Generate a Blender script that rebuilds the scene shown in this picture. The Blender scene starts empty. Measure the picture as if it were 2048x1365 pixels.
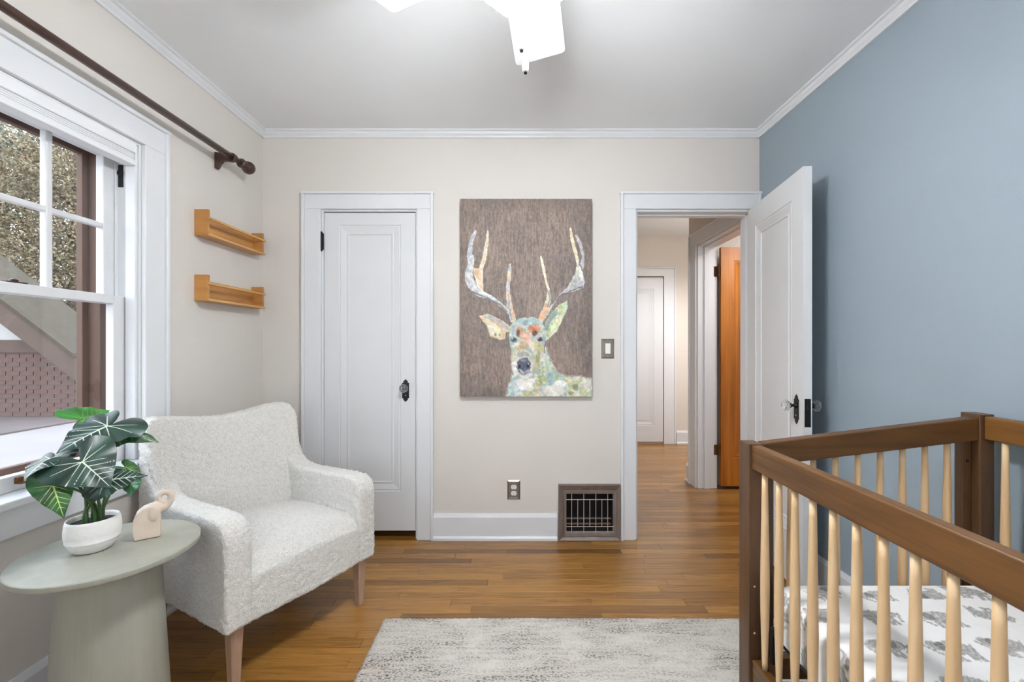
import bpy, bmesh, math, random
import numpy as np
from mathutils import Vector, Matrix

random.seed(7)
rng = np.random.default_rng(7)
SC = bpy.context.scene
COL = SC.collection

# ------------------------------------------------------------------ camera
F, CX, CY, CAMZ = 870.0, 1035.0, 691.0, 1.23       # focal length / vanishing point in photo pixels
cam_d = bpy.data.cameras.new('camera')
cam = bpy.data.objects.new('camera', cam_d)
COL.objects.link(cam)
cam.location = (0, 0, CAMZ)
cam.rotation_euler = (math.radians(90), math.radians(0.0), 0)
cam_d.sensor_width = 36.0
cam_d.lens = 36.0 * F / 2048
cam_d.shift_x = -(CX - 1024) / 2048
cam_d.shift_y = (CY - 682.5) / 2048
cam_d.clip_start = 0.02
SC.camera = cam

# ------------------------------------------------------------------ world and exposure
SC.view_settings.view_transform = 'Standard'
SC.view_settings.look = 'None'
SC.view_settings.gamma = 1.0
SC.view_settings.use_curve_mapping = False
SC.view_settings.exposure = 1.0
LAMP = 5.6           # watts per fan bulb
HALL = 13.0  # base power of the added hall and side-room fill lamps
w = bpy.data.worlds.new('world')
SC.world = w
w.use_nodes = True
wn = w.node_tree
bg = wn.nodes['Background']
tc = wn.nodes.new('ShaderNodeTexCoord')
sep = wn.nodes.new('ShaderNodeSeparateXYZ')
rmp = wn.nodes.new('ShaderNodeValToRGB')
wn.links.new(tc.outputs['Generated'], sep.inputs[0])
wn.links.new(sep.outputs['Z'], rmp.inputs[0])
rmp.color_ramp.elements[0].position = 0.0
rmp.color_ramp.elements[0].color = (0.90, 0.95, 1.0, 1)
rmp.color_ramp.elements[1].position = 0.8
rmp.color_ramp.elements[1].color = (0.70, 0.84, 1.0, 1)
wn.links.new(rmp.outputs[0], bg.inputs['Color'])
bg.inputs['Strength'].default_value = 2.5

# ------------------------------------------------------------------ helpers
def lin(c):
    c = c / 255.0
    return c / 12.92 if c <= 0.04045 else ((c + 0.055) / 1.055) ** 2.4

def rgb(r, g, b):
    return (lin(r), lin(g), lin(b), 1.0)

def P(px, py, y):
    """photo pixel + depth -> world point"""
    return Vector(((px - CX) * y / F, y, CAMZ - (py - CY) * y / F))

def PD(px, py, d):
    """photo pixel + distance from the camera -> world point"""
    v = Vector(((px - CX) / F, 1.0, -(py - CY) / F)).normalized() * d
    return v + Vector((0, 0, CAMZ))

def newmat(name):
    m = bpy.data.materials.new(name)
    m.use_nodes = True
    nt = m.node_tree
    b = nt.nodes['Principled BSDF']
    return m, nt, b

def mixrgb(nt, fac, a, b, mode='MIX'):
    n = nt.nodes.new('ShaderNodeMix')
    n.data_type = 'RGBA'
    n.blend_type = mode
    for sock, val in ((n.inputs[0], fac), (n.inputs[6], a), (n.inputs[7], b)):
        if isinstance(val, bpy.types.NodeSocket):
            nt.links.new(val, sock)
        else:
            sock.default_value = val
    return n.outputs[2]

def noise(nt, scale, detail=3, rough=0.5, vec=None, dist=0.0):
    n = nt.nodes.new('ShaderNodeTexNoise')
    n.inputs['Scale'].default_value = scale
    n.inputs['Detail'].default_value = detail
    n.inputs['Roughness'].default_value = rough
    n.inputs['Distortion'].default_value = dist
    if vec is not None:
        nt.links.new(vec, n.inputs['Vector'])
    return n

def mapping(nt, scale=(1, 1, 1), src='Object', loc=(0, 0, 0)):
    t = nt.nodes.new('ShaderNodeTexCoord')
    mp = nt.nodes.new('ShaderNodeMapping')
    nt.links.new(t.outputs[src], mp.inputs['Vector'])
    mp.inputs['Scale'].default_value = scale
    mp.inputs['Location'].default_value = loc
    return mp.outputs[0]

def ramp(nt, fac, stops):
    r = nt.nodes.new('ShaderNodeValToRGB')
    el = r.color_ramp.elements
    while len(el) < len(stops):
        el.new(0.5)
    for e, (p, c) in zip(el, stops):
        e.position = p
        e.color = c
    nt.links.new(fac, r.inputs[0])
    return r.outputs[0]

def bump(nt, b, h, strength, dist=0.01):
    n = nt.nodes.new('ShaderNodeBump')
    n.inputs['Strength'].default_value = strength
    n.inputs['Distance'].default_value = dist
    nt.links.new(h, n.inputs['Height'])
    nt.links.new(n.outputs[0], b.inputs['Normal'])

def scale_c(c, k):
    return (c[0] * k, c[1] * k, c[2] * k, 1)

def paint(name, c, rough=0.5, var=0.04, vscale=3.0, bstr=0.0, bscale=60, metal=0.0, spec=0.5, coat=0.0):
    m, nt, b = newmat(name)
    vec = mapping(nt)
    n = noise(nt, vscale, 4, vec=vec)
    col = ramp(nt, n.outputs['Fac'], [(0.3, scale_c(c, 1 - var)), (0.7, scale_c(c, 1 + var))])
    nt.links.new(col, b.inputs['Base Color'])
    b.inputs['Roughness'].default_value = rough
    b.inputs['Metallic'].default_value = metal
    b.inputs['Specular IOR Level'].default_value = spec
    b.inputs['Coat Weight'].default_value = coat
    if bstr:
        n2 = noise(nt, bscale, 4, vec=vec)
        bump(nt, b, n2.outputs['Fac'], bstr, 0.004)
    return m

def wood(name, dark, light, axis=0, rough=0.35, scale=1.0, contrast=0.5, coat=0.0, src='Object', bstr=0.05, rot=0.0):
    m, nt, b = newmat(name)
    s = [38.0 * scale] * 3
    s[axis] = 2.2 * scale
    vec = mapping(nt, s, src)
    n1 = noise(nt, 1.0, 5, 0.6, vec, 0.6)
    s2 = [9.0 * scale] * 3
    s2[axis] = 0.9 * scale
    n2 = noise(nt, 1.0, 3, 0.5, mapping(nt, s2, src, (3.1, 1.7, 0.4)), 1.2)
    lo = 0.5 - 0.28 / max(contrast, 0.05) * 0.5
    c1 = ramp(nt, n1.outputs['Fac'], [(0.30, dark), (0.72, light)])
    c2 = ramp(nt, n2.outputs['Fac'], [(0.35, scale_c(dark, 1.0)), (0.65, light)])
    nt.links.new(mixrgb(nt, 1 - contrast, c1, c2), b.inputs['Base Color'])
    b.inputs['Roughness'].default_value = rough
    b.inputs['Coat Weight'].default_value = coat
    b.inputs['Coat Roughness'].default_value = 0.15
    if bstr:
        bump(nt, b, n1.outputs['Fac'], bstr, 0.002)
    return m

def vcol_mat(name, rough=0.6, bstr=0.0, bscale=200, coat=0.0):
    m, nt, b = newmat(name)
    a = nt.nodes.new('ShaderNodeVertexColor')
    a.layer_name = 'Col'
    n = noise(nt, 40, 3, vec=mapping(nt))
    col = mixrgb(nt, 0.06, a.outputs['Color'], n.outputs['Color'], 'OVERLAY')
    nt.links.new(col, b.inputs['Base Color'])
    b.inputs['Roughness'].default_value = rough
    b.inputs['Coat Weight'].default_value = coat
    b.inputs['Coat Roughness'].default_value = 0.2
    if bstr:
        n2 = noise(nt, bscale, 3, vec=mapping(nt))
        bump(nt, b, n2.outputs['Fac'], bstr, 0.002)
    return m

def tag(o, label=None, cat=None, group=None, kind=None):
    if label: o['label'] = label
    if cat: o['category'] = cat
    if group: o['group'] = group
    if kind: o['kind'] = kind
    return o

def adopt(o, parent):
    if parent is not None:
        o.parent = parent
        o.matrix_parent_inverse = WM[parent.name].inverted()

WM = {}
def empty(name, loc):
    o = bpy.data.objects.new(name, None)
    COL.objects.link(o)
    o.location = loc
    o.empty_display_size = 0.05
    WM[o.name] = Matrix.Translation(Vector(loc))
    return o

def link_mesh(name, me, mat, parent=None, smooth=False):
    if mat is not None:
        me.materials.append(mat)
    if smooth:
        me.polygons.foreach_set('use_smooth', [True] * len(me.polygons))
    o = bpy.data.objects.new(name, me)
    COL.objects.link(o)
    WM[o.name] = Matrix.Identity(4)
    adopt(o, parent)
    return o

class MB:
    def __init__(s):
        s.v = []; s.f = []
    def add(s, vs, fs):
        o = len(s.v)
        s.v += [tuple(p) for p in vs]
        s.f += [tuple(i + o for i in f) for f in fs]
        return s
    def hexa(s, p):
        # p: bottom ring 4 ccw, top ring 4 ccw
        return s.add(p, [(3, 2, 1, 0), (4, 5, 6, 7), (0, 1, 5, 4), (1, 2, 6, 5), (2, 3, 7, 6), (3, 0, 4, 7)])
    def box(s, x0, x1, y0, y1, z0, z1):
        return s.hexa([(x0, y0, z0), (x1, y0, z0), (x1, y1, z0), (x0, y1, z0), (x0, y0, z1), (x1, y0, z1), (x1, y1, z1), (x0, y1, z1)])
    def prism(s, prof, fn, a, b):
        """profile (2D list) swept from parameter a to b; fn(p, q, t) -> 3D"""
        n = len(prof)
        vs = [fn(p, q, a) for p, q in prof] + [fn(p, q, b) for p, q in prof]
        fs = [(i, (i + 1) % n, n + (i + 1) % n, n + i) for i in range(n)]
        fs += [tuple(range(n - 1, -1, -1)), tuple(range(n, 2 * n))]
        return s.add(vs, fs)
    def tube(s, pts, rad, seg=10, caps=True, flat=1.0):
        pts = [Vector(p) for p in pts]
        if not hasattr(rad, '__len__'):
            rad = [rad] * len(pts)
        rings = []
        prev = None
        for i, p in enumerate(pts):
            t = (pts[min(i + 1, len(pts) - 1)] - pts[max(i - 1, 0)]).normalized()
            if prev is None:
                h = Vector((0, 0, 1)) if abs(t.z) < 0.9 else Vector((1, 0, 0))
                n = t.cross(h).normalized()
            else:
                n = (prev - t * prev.dot(t)).normalized()
            prev = n
            b = t.cross(n)
            rings.append([p + (n * math.cos(2 * math.pi * k / seg) + b * math.sin(2 * math.pi * k / seg) * flat) * rad[i] for k in range(seg)])
        vs = [q for r in rings for q in r]
        fs = []
        for i in range(len(rings) - 1):
            for k in range(seg):
                k2 = (k + 1) % seg
                fs.append((i * seg + k, i * seg + k2, (i + 1) * seg + k2, (i + 1) * seg + k))
        if caps:
            fs.append(tuple(range(seg - 1, -1, -1)))
            fs.append(tuple((len(rings) - 1) * seg + k for k in range(seg)))
        return s.add(vs, fs)
    def lathe(s, prof, origin, axis=(0, 0, 1), seg=32, flute=0.0, nfl=12):
        """prof: (radius, height along axis)"""
        ax = Vector(axis).normalized()
        h = Vector((0, 0, 1)) if abs(ax.z) < 0.9 else Vector((1, 0, 0))
        n = ax.cross(h).normalized(); b = ax.cross(n)
        o = Vector(origin)
        vs = []
        for r, z in prof:
            for k in range(seg):
                a = 2 * math.pi * k / seg
                rr = r * (1 + flute * math.cos(nfl * a))
                vs.append(o + ax * z + (n * math.cos(a) + b * math.sin(a)) * rr)
        fs = []
        for i in range(len(prof) - 1):
            for k in range(seg):
                k2 = (k + 1) % seg
                fs.append((i * seg + k, i * seg + k2, (i + 1) * seg + k2, (i + 1) * seg + k))
        fs.append(tuple(range(seg - 1, -1, -1)))
        fs.append(tuple((len(prof) - 1) * seg + k for k in range(seg)))
        return s.add(vs, fs)
    def rects(s, loops, fn):
        """nested rectangles (u0,u1,v0,v1,depth) bridged into stepped moulding, last one capped"""
        vs = []
        for u0, u1, v0, v1, d in loops:
            vs += [fn(u0, v0, d), fn(u1, v0, d), fn(u1, v1, d), fn(u0, v1, d)]
        fs = []
        for i in range(len(loops) - 1):
            for k in range(4):
                k2 = (k + 1) % 4
                fs.append((4 * i + k, 4 * i + k2, 4 * i + 4 + k2, 4 * i + 4 + k))
        n = 4 * (len(loops) - 1)
        fs.append((n, n + 1, n + 2, n + 3))
        return s.add(vs, fs)
    def mesh(s, name, fix=True):
        me = bpy.data.meshes.new(name)
        me.from_pydata(s.v, [], s.f)
        if fix:
            bm = bmesh.new(); bm.from_mesh(me)
            bmesh.ops.recalc_face_normals(bm, faces=bm.faces)
            bm.to_mesh(me); bm.free()
        return me
    def build(s, name, mat, parent=None, smooth=False, bevel=0.0, seg=2, angle=35):
        o = link_mesh(name, s.mesh(name), mat, parent, smooth)
        if bevel:
            md = o.modifiers.new('bevel', 'BEVEL')
            md.width = bevel; md.segments = seg; md.limit_method = 'ANGLE'; md.angle_limit = math.radians(angle)
        return o

def smooth_by_angle(o, deg=40):
    me = o.data
    me.polygons.foreach_set('use_smooth', [True] * len(me.polygons))
    me.set_sharp_from_angle(angle=math.radians(deg))
    return o

def vnoise(h, w, gy, gx, seed, octaves=3):
    """fractal value noise on an h x w grid, about 0..1"""
    r = np.random.default_rng(seed)
    out = np.zeros((h, w)); amp = 1.0; tot = 0
    for k in range(octaves):
        a, b = max(2, int(gy * 2 ** k) + 1), max(2, int(gx * 2 ** k) + 1)
        g = r.random((a + 1, b + 1))
        ys = np.linspace(0, a - 1e-4, h); xs = np.linspace(0, b - 1e-4, w)
        y0 = ys.astype(int); x0 = xs.astype(int)
        fy = (ys - y0)[:, None]; fx = (xs - x0)[None, :]
        fy = fy * fy * (3 - 2 * fy); fx = fx * fx * (3 - 2 * fx)
        v = (g[y0][:, x0] * (1 - fy) * (1 - fx) + g[y0 + 1][:, x0] * fy * (1 - fx) + g[y0][:, x0 + 1] * (1 - fy) * fx + g[y0 + 1][:, x0 + 1] * fy * fx)
        out += v * amp; tot += amp; amp *= 0.55
    return out / tot

def set_col(me, cols):
    """cols: (nverts,3) sRGB 0..255 -> point colour attribute"""
    at = me.color_attributes.new('Col', 'FLOAT_COLOR', 'POINT')
    c = np.clip(np.asarray(cols, float) / 255.0, 0, 1)
    l = np.where(c <= 0.04045, c / 12.92, ((c + 0.055) / 1.055) ** 2.4)
    a = np.ones((len(l), 4)); a[:, :3] = l
    at.data.foreach_set('color', a.astype(np.float32).ravel())

# ------------------------------------------------------------------ materials
M = {}
M['wall'] = paint('wall_paint', rgb(217, 211, 204), 0.75, 0.012, 2.0, 0.12, 90)
M['hall_wall'] = paint('hall_plaster', rgb(222, 213, 202), 0.75, 0.02, 3.0, 0.6, 22)
M['blue'] = paint('blue_wall_paint', rgb(148, 161, 170), 0.7, 0.015, 2.0, 0.12, 90)
M['ceiling'] = paint('ceiling_paint', rgb(236, 237, 238), 0.85, 0.01, 2.0, 0.1, 70)
M['trim'] = paint('white_trim_paint', rgb(224, 225, 227), 0.38, 0.015, 5.0, 0.04, 40)
M['door'] = paint('white_door_paint', rgb(218, 219, 220), 0.40, 0.012, 5.0, 0.04, 40)
M['sash'] = paint('white_sash_paint', rgb(218, 218, 219), 0.45, 0.03, 12.0, 0.1, 60)
M['subfloor'] = paint('subfloor', rgb(45, 28, 15), 0.9, 0.1)
M['black'] = paint('black_iron', rgb(38, 38, 40), 0.45, 0.2, 40, 0.1, 150, 0.6)
M['dark'] = paint('duct_metal', rgb(24, 20, 18), 0.7, 0.3, 12, metal=0.2)
M['bronze'] = paint('bronze_register', rgb(128, 115, 107), 0.5, 0.12, 25, 0.1, 90, 0.3)
M['grille'] = paint('register_wire', rgb(206, 188, 174), 0.4, 0.05, 20, metal=0.3)
M['nickel'] = paint('pewter_plate', rgb(140, 132, 122), 0.35, 0.08, 60, 0.1, 200, 0.7)
M['plastic'] = paint('white_plastic', rgb(238, 236, 232), 0.35, 0.01)
M['hole'] = paint('slot_dark', rgb(40, 38, 36), 0.7, 0.1)
M['brass'] = paint('aged_brass', rgb(112, 76, 40), 0.45, 0.25, 50, 0.1, 120, 0.7)
M['rod'] = paint('dark_bronze_rod', rgb(66, 42, 32), 0.38, 0.2, 14, 0.0, 60, 0.25, coat=0.3)
M['pot'] = paint('white_ceramic', rgb(236, 233, 228), 0.6, 0.03, 25, 0.5, 55)
M['soil'] = paint('black_soil', rgb(34, 30, 30), 0.9, 0.5, 160, 1.0, 160)
M['stem'] = paint('plant_stem', rgb(58, 92, 42), 0.5, 0.25, 30)
M['elephant'] = paint('beige_ceramic', rgb(214, 196, 178), 0.55, 0.08, 22, 0.15, 40)
M['table'] = wood('grey_green_table_paint', rgb(150, 149, 136), rgb(166, 165, 152), 2, 0.42, 0.8, 0.5, 0.0, bstr=0.03)
M['boucle_legs'] = wood('pale_oak', rgb(150, 118, 96), rgb(196, 164, 138), 2, 0.55, 1.6, 0.6)
M['shelf'] = wood('honey_pine', rgb(150, 96, 42), rgb(208, 152, 82), 1, 0.4, 1.0, 0.5, 0.2)
M['shelf_end'] = wood('honey_pine_end', rgb(160, 104, 48), rgb(200, 144, 76), 0, 0.4, 1.0, 0.5, 0.2)
M['shelf_rail'] = wood('pale_pine_rail', rgb(190, 138, 72), rgb(226, 178, 108), 1, 0.4, 1.0, 0.5, 0.2)
M['walnut_x'] = wood('walnut_stain_across', rgb(60, 36, 13), rgb(110, 72, 31), 0, 0.42, 1.0, 0.55, 0.08)
M['walnut_y'] = wood('walnut_stain_along', rgb(66, 40, 14), rgb(126, 84, 35), 1, 0.42, 1.0, 0.55, 0.08)
M['walnut_z'] = wood('walnut_stain_upright', rgb(58, 37, 20), rgb(102, 70, 40), 2, 0.42, 1.0, 0.55, 0.08)
M['spindle'] = wood('natural_pine', rgb(200, 164, 120), rgb(240, 214, 174), 2, 0.5, 0.8, 0.5)
M['orange'] = wood('orange_varnish', rgb(146, 82, 24), rgb(202, 126, 46), 2, 0.22, 0.7, 0.5, 0.5)
M['brown_frame'] = wood('brown_storm_frame', rgb(76, 50, 38), rgb(106, 74, 56), 2, 0.6, 0.6, 0.6)
M['stucco'] = paint('stucco', rgb(172, 170, 168), 0.9, 0.05, 4, 0.6, 30)
M['brick'] = paint('brick', rgb(96, 74, 68), 0.85, 0.2, 6, 0.4, 60)
M['mortar'] = paint('mortar', rgb(122, 112, 106), 0.9, 0.08, 20, 0.3, 60)
M['eave'] = paint('brown_eave_board', rgb(84, 68, 60), 0.75, 0.08, 5)
M['roof'] = paint('roof_shingle', rgb(70, 61, 48), 0.9, 0.15, 8, 0.5, 30)
M['concrete'] = paint('concrete', rgb(136, 128, 126), 0.9, 0.06, 1.5, 0.3, 20)
M['ground'] = paint('grey_ground', rgb(100, 88, 86), 0.95, 0.15, 2.0)
M['bark'] = paint('bark', rgb(92, 76, 62), 0.9, 0.25, 8, 0.8, 12)
M['fan'] = paint('white_fan_enamel', rgb(228, 228, 227), 0.35, 0.008)
M['blind'] = paint('white_blind_fabric', rgb(232, 233, 235), 0.6, 0.01)
M['metal_dark'] = paint('dark_metal_base', rgb(48, 42, 40), 0.5, 0.1, metal=0.3)

# planks: colour from the per-plank attribute
def plank_mat():
    m, nt, b = newmat('oak_strip_floor')
    at = nt.nodes.new('ShaderNodeAttribute'); at.attribute_name = 'rnd'
    t = nt.nodes.new('ShaderNodeTexCoord')
    cmb = nt.nodes.new('ShaderNodeCombineXYZ')
    mul = nt.nodes.new('ShaderNodeMath'); mul.operation = 'MULTIPLY'; mul.inputs[1].default_value = 57.0
    nt.links.new(at.outputs['Fac'], mul.inputs[0])
    for k in range(3):
        nt.links.new(mul.outputs[0], cmb.inputs[k])
    add = nt.nodes.new('ShaderNodeVectorMath'); add.operation = 'ADD'
    nt.links.new(t.outputs['Object'], add.inputs[0]); nt.links.new(cmb.outputs[0], add.inputs[1])
    def mp(s):
        q = nt.nodes.new('ShaderNodeMapping'); q.inputs['Scale'].default_value = s
        nt.links.new(add.outputs[0], q.inputs['Vector']); return q.outputs[0]
    fine = noise(nt, 1.0, 6, 0.65, mp((5, 150, 60)), 0.4)
    cath = noise(nt, 1.0, 3, 0.5, mp((2.6, 38, 20)), 1.6)
    base = ramp(nt, at.outputs['Fac'], [(0.0, rgb(112, 75, 33)), (0.3, rgb(144, 101, 46)), (0.7, rgb(164, 117, 55)), (1.0, rgb(178, 131, 66))])
    g1 = ramp(nt, fine.outputs['Fac'], [(0.32, (0.55, 0.50, 0.46, 1)), (0.55, (1, 1, 1, 1))])
    g2 = ramp(nt, cath.outputs['Fac'], [(0.40, (0.62, 0.56, 0.5, 1)), (0.47, (1, 1, 1, 1)), (0.60, (1.0, 1.0, 1.0, 1)), (0.66, (0.8, 0.76, 0.7, 1))])
    c = mixrgb(nt, 0.75, base, g1, 'MULTIPLY')
    c = mixrgb(nt, 0.6, c, g2, 'MULTIPLY')
    nt.links.new(c, b.inputs['Base Color'])
    b.inputs['Roughness'].default_value = 0.30
    b.inputs['Coat Weight'].default_value = 0.25
    b.inputs['Coat Roughness'].default_value = 0.18
    bump(nt, b, fine.outputs['Fac'], 0.06, 0.002)
    return m
M['plank'] = plank_mat()

def glass_mat(name, tint=(1, 1, 1, 1), gloss=1.0):
    m = bpy.data.materials.new(name); m.use_nodes = True
    nt = m.node_tree; nt.nodes.clear()
    out = nt.nodes.new('ShaderNodeOutputMaterial')
    tr = nt.nodes.new('ShaderNodeBsdfTransparent'); tr.inputs[0].default_value = tint
    gl = nt.nodes.new('ShaderNodeBsdfGlossy'); gl.inputs['Roughness'].default_value = 0.02
    lw = nt.nodes.new('ShaderNodeLayerWeight'); lw.inputs['Blend'].default_value = 0.5
    pw = nt.nodes.new('ShaderNodeMath'); pw.operation = 'POWER'; pw.inputs[1].default_value = 5.0
    nt.links.new(lw.outputs['Facing'], pw.inputs[0])
    fr = nt.nodes.new('ShaderNodeMapRange'); fr.inputs['To Min'].default_value = 0.035; fr.inputs['To Max'].default_value = 0.9
    nt.links.new(pw.outputs[0], fr.inputs['Value'])
    n = noise(nt, 3, 2, vec=mapping(nt))
    mu = nt.nodes.new('ShaderNodeMath'); mu.operation = 'MULTIPLY'
    mr = nt.nodes.new('ShaderNodeMapRange')
    mr.inputs['To Min'].default_value = 0.8 * gloss; mr.inputs['To Max'].default_value = 1.0 * gloss
    nt.links.new(n.outputs['Fac'], mr.inputs['Value'])
    nt.links.new(fr.outputs[0], mu.inputs[0]); nt.links.new(mr.outputs[0], mu.inputs[1])
    mx = nt.nodes.new('ShaderNodeMixShader')
    nt.links.new(mu.outputs[0], mx.inputs[0]); nt.links.new(tr.outputs[0], mx.inputs[1]); nt.links.new(gl.outputs[0], mx.inputs[2])
    nt.links.new(mx.outputs[0], out.inputs[0])
    return m
M['pane'] = glass_mat('window_glass')

def knob_glass():
    m, nt, b = newmat('cut_glass')
    n = noise(nt, 30, 2, vec=mapping(nt))
    nt.links.new(ramp(nt, n.outputs['Fac'], [(0.3, (0.9, 0.94, 0.96, 1)), (0.7, (1, 1, 1, 1))]), b.inputs['Base Color'])
    b.inputs['Roughness'].default_value = 0.03
    b.inputs['Transmission Weight'].default_value = 0.9
    b.inputs['IOR'].default_value = 1.5
    return m
M['glass_knob'] = knob_glass()

def boucle_mat():
    m, nt, b = newmat('cream_boucle')
    vec = mapping(nt)
    n = noise(nt, 120, 3, 0.6, vec, 1.5)
    n2 = noise(nt, 60, 2, 0.5, vec)
    c = ramp(nt, n.outputs['Fac'], [(0.28, rgb(220, 214, 205)), (0.56, rgb(248, 244, 237))])
    nt.links.new(c, b.inputs['Base Color'])
    b.inputs['Roughness'].default_value = 0.95
    b.inputs['Specular IOR Level'].default_value = 0.1
    b.inputs['Sheen Weight'].default_value = 0.25
    b.inputs['Sheen Roughness'].default_value = 0.5
    bump(nt, b, n.outputs['Fac'], 0.85, 0.012)
    return m
M['boucle'] = boucle_mat()

def rug_mat():
    m, nt, b = newmat('cream_rug_pile')
    big = noise(nt, 1.0, 4, 0.6, mapping(nt, (3.0, 6.0, 1)), 0.3)
    band = noise(nt, 1.0, 3, 0.6, mapping(nt, (6, 75, 1)))
    spk = noise(nt, 1.0, 2, 0.6, mapping(nt, (95, 170, 1)))
    fine = noise(nt, 330, 2, 0.6, mapping(nt))
    add = nt.nodes.new('ShaderNodeMath'); add.operation = 'MULTIPLY'
    bb = ramp(nt, band.outputs['Fac'], [(0.36, (0, 0, 0, 1)), (0.58, (1, 1, 1, 1))])
    bg_ = ramp(nt, big.outputs['Fac'], [(0.38, (0.12, 0.12, 0.12, 1)), (0.62, (1, 1, 1, 1))])
    nt.links.new(bb, add.inputs[0]); nt.links.new(bg_, add.inputs[1])
    s = ramp(nt, spk.outputs['Fac'], [(0.47, (0, 0, 0, 1)), (0.56, (1, 1, 1, 1))])
    m2 = nt.nodes.new('ShaderNodeMath'); m2.operation = 'MULTIPLY'
    nt.links.new(add.outputs[0], m2.inputs[0]); nt.links.new(s, m2.inputs[1])
    base = ramp(nt, big.outputs['Fac'], [(0.35, rgb(232, 225, 215)), (0.60, rgb(214, 207, 198)), (0.75, rgb(218, 205, 190))])
    c = mixrgb(nt, m2.outputs[0], base, rgb(100, 94, 88))
    f2 = ramp(nt, fine.outputs['Fac'], [(0.3, (0.82, 0.82, 0.82, 1)), (0.6, (1, 1, 1, 1))])
    nt.links.new(mixrgb(nt, 0.8, c, f2, 'MULTIPLY'), b.inputs['Base Color'])
    b.inputs['Roughness'].default_value = 0.95
    b.inputs['Specular IOR Level'].default_value = 0.1
    bump(nt, b, fine.outputs['Fac'], 0.7, 0.008)
    return m
M['rug'] = rug_mat()

def lit_mat(name, strength, c=(1, 0.97, 0.93, 1)):
    m, nt, b = newmat(name)
    n = noise(nt, 8, 2, vec=mapping(nt))
    nt.links.new(ramp(nt, n.outputs['Fac'], [(0.3, scale_c(c, 0.97)), (0.7, c)]), b.inputs['Emission Color'])
    b.inputs['Emission Strength'].default_value = strength
    b.inputs['Base Color'].default_value = (0.9, 0.9, 0.9, 1)
    b.inputs['Roughness'].default_value = 0.4
    return m
M['shade'] = lit_mat('lit_frosted_glass', 55.0, (0.93, 0.965, 1.0, 1))

# ------------------------------------------------------------------ room shell
XL, XR, YB, YR, ZC = -1.615, 1.535, 2.76, -0.75, 2.59
S = YB / F                                   # metres per photo pixel on the back wall
def bx(px): return (px - CX) * S
def bz(py): return CAMZ - (py - CY) * S

def wall_mesh(fn, u0, u1, v0, v1, t0, t1, holes):
    """slab with rectangular holes; fn(u, v, t) -> point"""
    us = sorted({u0, u1, *[h[0] for h in holes], *[h[1] for h in holes]})
    vs = sorted({v0, v1, *[h[2] for h in holes], *[h[3] for h in holes]})
    mb = MB()
    for a, b in zip(us[:-1], us[1:]):
        for c, d in zip(vs[:-1], vs[1:]):
            mu, mv = (a + b) / 2, (c + d) / 2
            if any(h[0] < mu < h[1] and h[2] < mv < h[3] for h in holes):
                continue
            mb.hexa([fn(a, c, t0), fn(b, c, t0), fn(b, c, t1), fn(a, c, t1), fn(a, d, t0), fn(b, d, t0), fn(b, d, t1), fn(a, d, t1)])
    return mb

def structure(o, label, cat):
    return tag(o, label, cat, kind='structure')

WY0, WY1, WZ0, WZ1 = 0.90, 1.866, 0.72, 2.09      # window opening in the left wall
DX0, DX1, DZ = bx(1271), 1.497, 2.09              # bedroom doorway
KX0, KX1 = bx(643.5), bx(835)                     # closet doorway
VX0, VX1, VZ0, VZ1 = bx(1131), bx(1226), bz(1064), bz(986)   # floor register opening
fy = lambda u, v, t: (u, t, v)
fx = lambda u, v, t: (t, u, v)
structure(wall_mesh(fy, XL - 0.14, XR + 0.013, -0.02, ZC + 0.05, YB, YB + 0.14, [(DX0, DX1, -0.02, DZ), (KX0, KX1, -0.02, DZ), (VX0, VX1, VZ0, VZ1)]).build('wall_back', M['wall']), 'warm off-white wall with closet door, deer canvas and hall doorway', 'wall')
structure(wall_mesh(fx, YR - 0.12, YB, -0.02, ZC + 0.05, XL - 0.14, XL, [(WY0, WY1, WZ0, WZ1)]).build('wall_left', M['wall']), 'warm off-white wall with the window and two wooden shelves', 'wall')
structure(wall_mesh(fx, YR - 0.12, YB + 0.14, -0.02, ZC + 0.05, XR, XR + 0.17, []).build('wall_right', M['blue']), 'dusty blue painted wall behind the crib', 'wall')
RW = (-0.85, 0.85, 0.74, 2.09)  # opening for the added rear window that lets in fill daylight
structure(wall_mesh(fy, XL - 0.14, XR + 0.17, -0.02, ZC + 0.05, YR - 0.12, YR, [RW]).build('wall_rear', M['wall']), 'off-white wall behind the viewer', 'wall')
structure(MB().box(XL - 0.14, 3.3, YR - 0.12, 5.6, ZC, ZC + 0.06).build('ceiling', M['ceiling']), 'flat pale grey-white ceiling', 'ceiling')

# hall and side room beyond the doorway
HX, HY = 1.548, 5.43
structure(wall_mesh(fy, -0.1, 3.3, -0.02, ZC + 0.05, HY, HY + 0.1, []).build('wall_hall_far', M['hall_wall']), 'cream textured plaster wall at the end of the hall', 'wall')
structure(wall_mesh(fx, YB + 0.14, HY, -0.02, ZC + 0.05, -0.1, 0.0, []).build('wall_hall_left', M['hall_wall']), 'cream plaster wall on the left of the hall', 'wall')
structure(wall_mesh(fx, YB + 0.14, 3.93, -0.02, ZC + 0.05, HX, HX + 0.165, [(2.98, 3.745, -0.02, DZ)]).build('wall_hall_right', M['hall_wall']), 'cream plaster wall around the orange wooden door', 'wall')
structure(wall_mesh(fy, HX + 0.165, 3.3, -0.02, ZC + 0.05, 3.83, 3.93, []).build('wall_side_room_far', M['wall']), 'off-white wall behind the orange wooden door', 'wall')
structure(wall_mesh(fx, YB + 0.04, HY, -0.02, ZC + 0.05, 3.2, 3.3, []).build('wall_side_room_end', M['wall']), 'off-white wall at the end of the side room', 'wall')
structure(wall_mesh(fy, XR + 0.17, 3.2, -0.02, ZC + 0.05, YB + 0.04, YB + 0.14, []).build('wall_side_room_near', M['wall']), 'off-white near wall of the side room', 'wall')
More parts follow.
